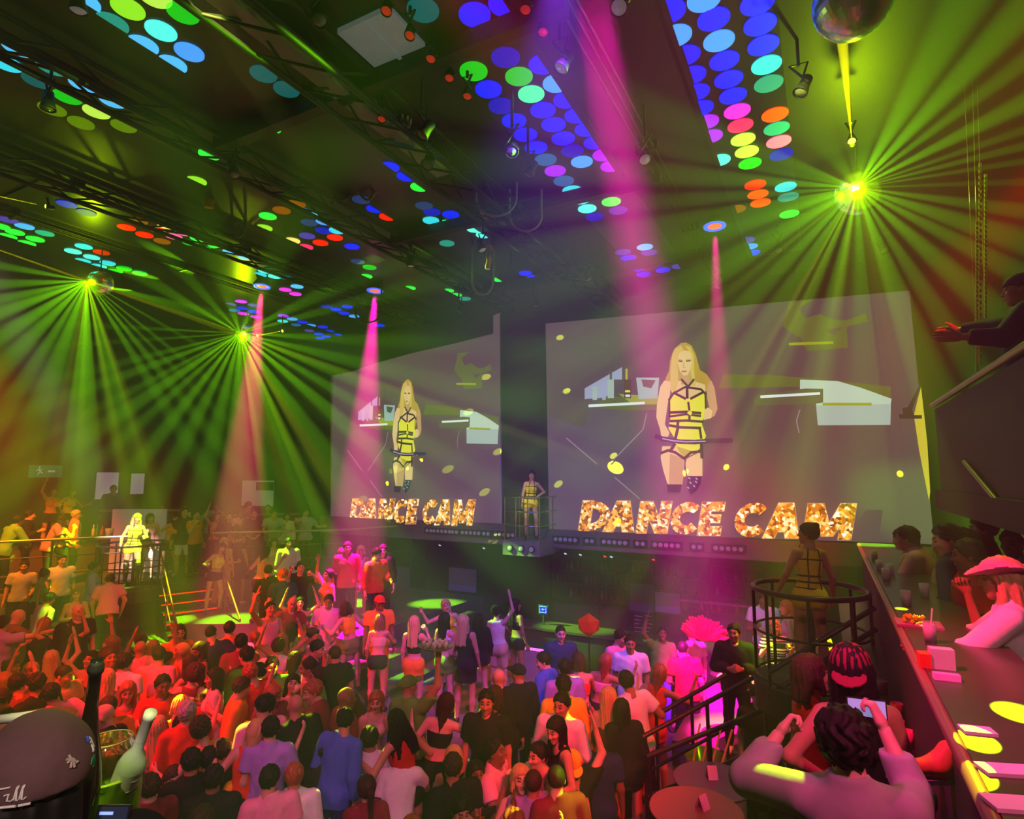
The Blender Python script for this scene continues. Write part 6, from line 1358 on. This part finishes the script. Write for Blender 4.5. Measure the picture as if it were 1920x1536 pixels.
p=onz(1757,1252); t=thing('napkin_holder','pale napkin holder with a red box on the right counter','napkin holder',p,.1); MB().box((-.03,-.03,0),(.075,.03,.1)).build('napkin_block',mat('napkin_grey',(.6,.58,.6),.8),t); MB().box((-.08,-.035,0),(-.028,.035,.07)).build('box',mat('box_red',(.7,.03,.02),.5),t)
p=onz(1722,1172); t=thing('snack_bowl','yellow snack heap on a violet tray on the right counter','food',p); MB().box((-.13,-.1,0),(.13,.1,.015)).build('tray',mat('tray_violet',(.4,.06,.3),.3),t)
q=MB()
for i in range(16): a=i*2.4; r_=.016*math.sqrt(i); q.lathe([(0,-.018),(.018,0),(0,.018)],(r_*math.cos(a)-.03,r_*math.sin(a),.03+.012*((i*5)%3)),n=8,caps=False)
q.build('snack',YEL,t)
TUM=MB().lathe([(0,0),(.03,0),(.036,.11),(.033,.11),(.027,.01),(0,.01)],n=16,caps=False).mesh('tumbler',GLS2)
for i,(x,y,lb) in enumerate([(1640,1050,'tumbler nearest the far end of the right counter'),(1650,1070,'tumbler beside the violet top guest on the right counter'),(1662,1088,'tumbler in front of the pink shirt guest on the right counter'),(1671,1078,'second tumbler in front of the pink shirt guest'),(1745,1205,'tumbler with a straw behind the napkin holder'),(1700,1135,'tumbler before the sequinned dress on the right counter'),(1734,1120,'tumbler under the raised fist on the right counter')]):
    o=bpy.data.objects.new('tumbler',TUM); COL.objects.link(o); o.location=onz(x,y); tag(o,lb,'glass','tumblers on the right counter')
A=onz(1745,1205); o=MB().tube([(0,0,.02),(.02,.0,.2)],.005,6).build('straw',mat('straw_white',(.8,.78,.8),.5),loc=A); tag(o,'white straw standing in a tumbler behind the napkin holder','straw')
zs_=2.35+.46
for i,(x,y,c,lb) in enumerate([(1683,1345,(.6,.1,.7),'violet lit tumbler high on the drinks shelf'),(1685,1378,(.7,.1,.6),'pink lit tumbler below it on the drinks shelf'),(1705,1400,(.8,.1,.5),'pink glass low on the drinks shelf'),(1722,1480,(.8,.08,.4),'wide pink cup by the orange shoe'),(1715,1515,(.85,.05,.15),'red cup lowest on the drinks shelf'),(1655,1300,(.5,.1,.5),'violet glass at the far end of the drinks shelf')]):
    o=MB().lathe([(0,0),(.035,0),(.042,.1),(.038,.1),(.03,.01),(0,.01)],n=16,caps=False).build('tumbler',mat('tumbler_%d'%i,c,.2,var=.05,trans=.2),loc=atz(x,y,zs_)); tag(o,lb,'glass','glasses on the drinks shelf')  # violet and pink light on the lit tumblers is put into their colours
A=atz(1742,1462,2.0); A=Vector((.1,A.y if A.y>1 else 2.6,0)); sp=atd(1740,1450,2.6); t=thing('shoe','worn orange trainer poking through under the right counter','shoe',sp,0)
def shoe_sd(p): return np.maximum(uni([cap(p,(-.13,0,.02),(.05,0,.03),.035,.045,((0,0,1),1.15)),cap(p,(.05,0,.03),(.1,0,.09),.045,.045)],.04),-(p[:,2]+.012))
V,Fq=snet(shoe_sd,(-.2,-.08,-.05),(.18,.08,.16),.008); me=to_mesh('upper',V,Fq,np.zeros(len(Fq),int),1,0); me.materials[0]=mat('trainer_orange',(.75,.33,.04),.6,var=.25,sc=25); o=bpy.data.objects.new('upper',me); COL.objects.link(o); o.parent=t; MB().prism([(-.17,-.03),(-.15,-.042),(.06,-.045),(.13,-.035),(.13,.035),(.06,.045),(-.15,.042),(-.17,.03)],-.03,-.01).build('sole',SHOEW,t); t.rotation_euler=(0,0,YAW*0+.5)
# cards and drinks on the round tables
def on_table(tp,dx,dy): return Vector((tp.x+dx,tp.y+dy,tp.z))
def folded_card(p,label,rz): 
    b=MB(); b.add([(-.05,-.05,0),(.05,-.05,0),(.05,0,.12),(-.05,0,.12),(-.05,.05,0),(.05,.05,0),(-.05,-.046,0),(.05,-.046,0),(.05,0,.115),(-.05,0,.115),(-.05,.046,0),(.05,.046,0)],[(0,1,2,3),(3,2,5,4),(7,6,9,8),(8,9,10,11)]); o=b.build('table_card',mat('card_pink',(.85,.3,.55),.6),loc=p); o.rotation_euler=(0,0,rz); return tag(o,label,'card','folded table cards')
folded_card(on_table(TP1,-.02,.03),'folded pink card standing on the violet round table',.5); folded_card(on_table(TP2,.05,.05),'folded pink card standing on the red round table',1.1)
t=thing('drinks_tower','big bowl of drinks with red straws behind the violet round table','drink',on_table(TP1,-.25,.9)); t.location.z=.35; MB().lathe([(.2,0),(.05,.05),(.05,.7),(.18,.75),(.24,.98),(.23,.98),(.16,.77),(0,.77)],n=24,caps=False).build('bowl',mat('bowl_olive',(.35,.36,.05),.15,trans=.3),t); q=MB()
for k_ in range(4): q.tube([(-.15+.1*k_,0,.8),(-.05+.12*k_,.05,1.3)],.012,6)
q.build('straw',mat('straw_red',(.95,.12,.03),.4,e=.25),t)
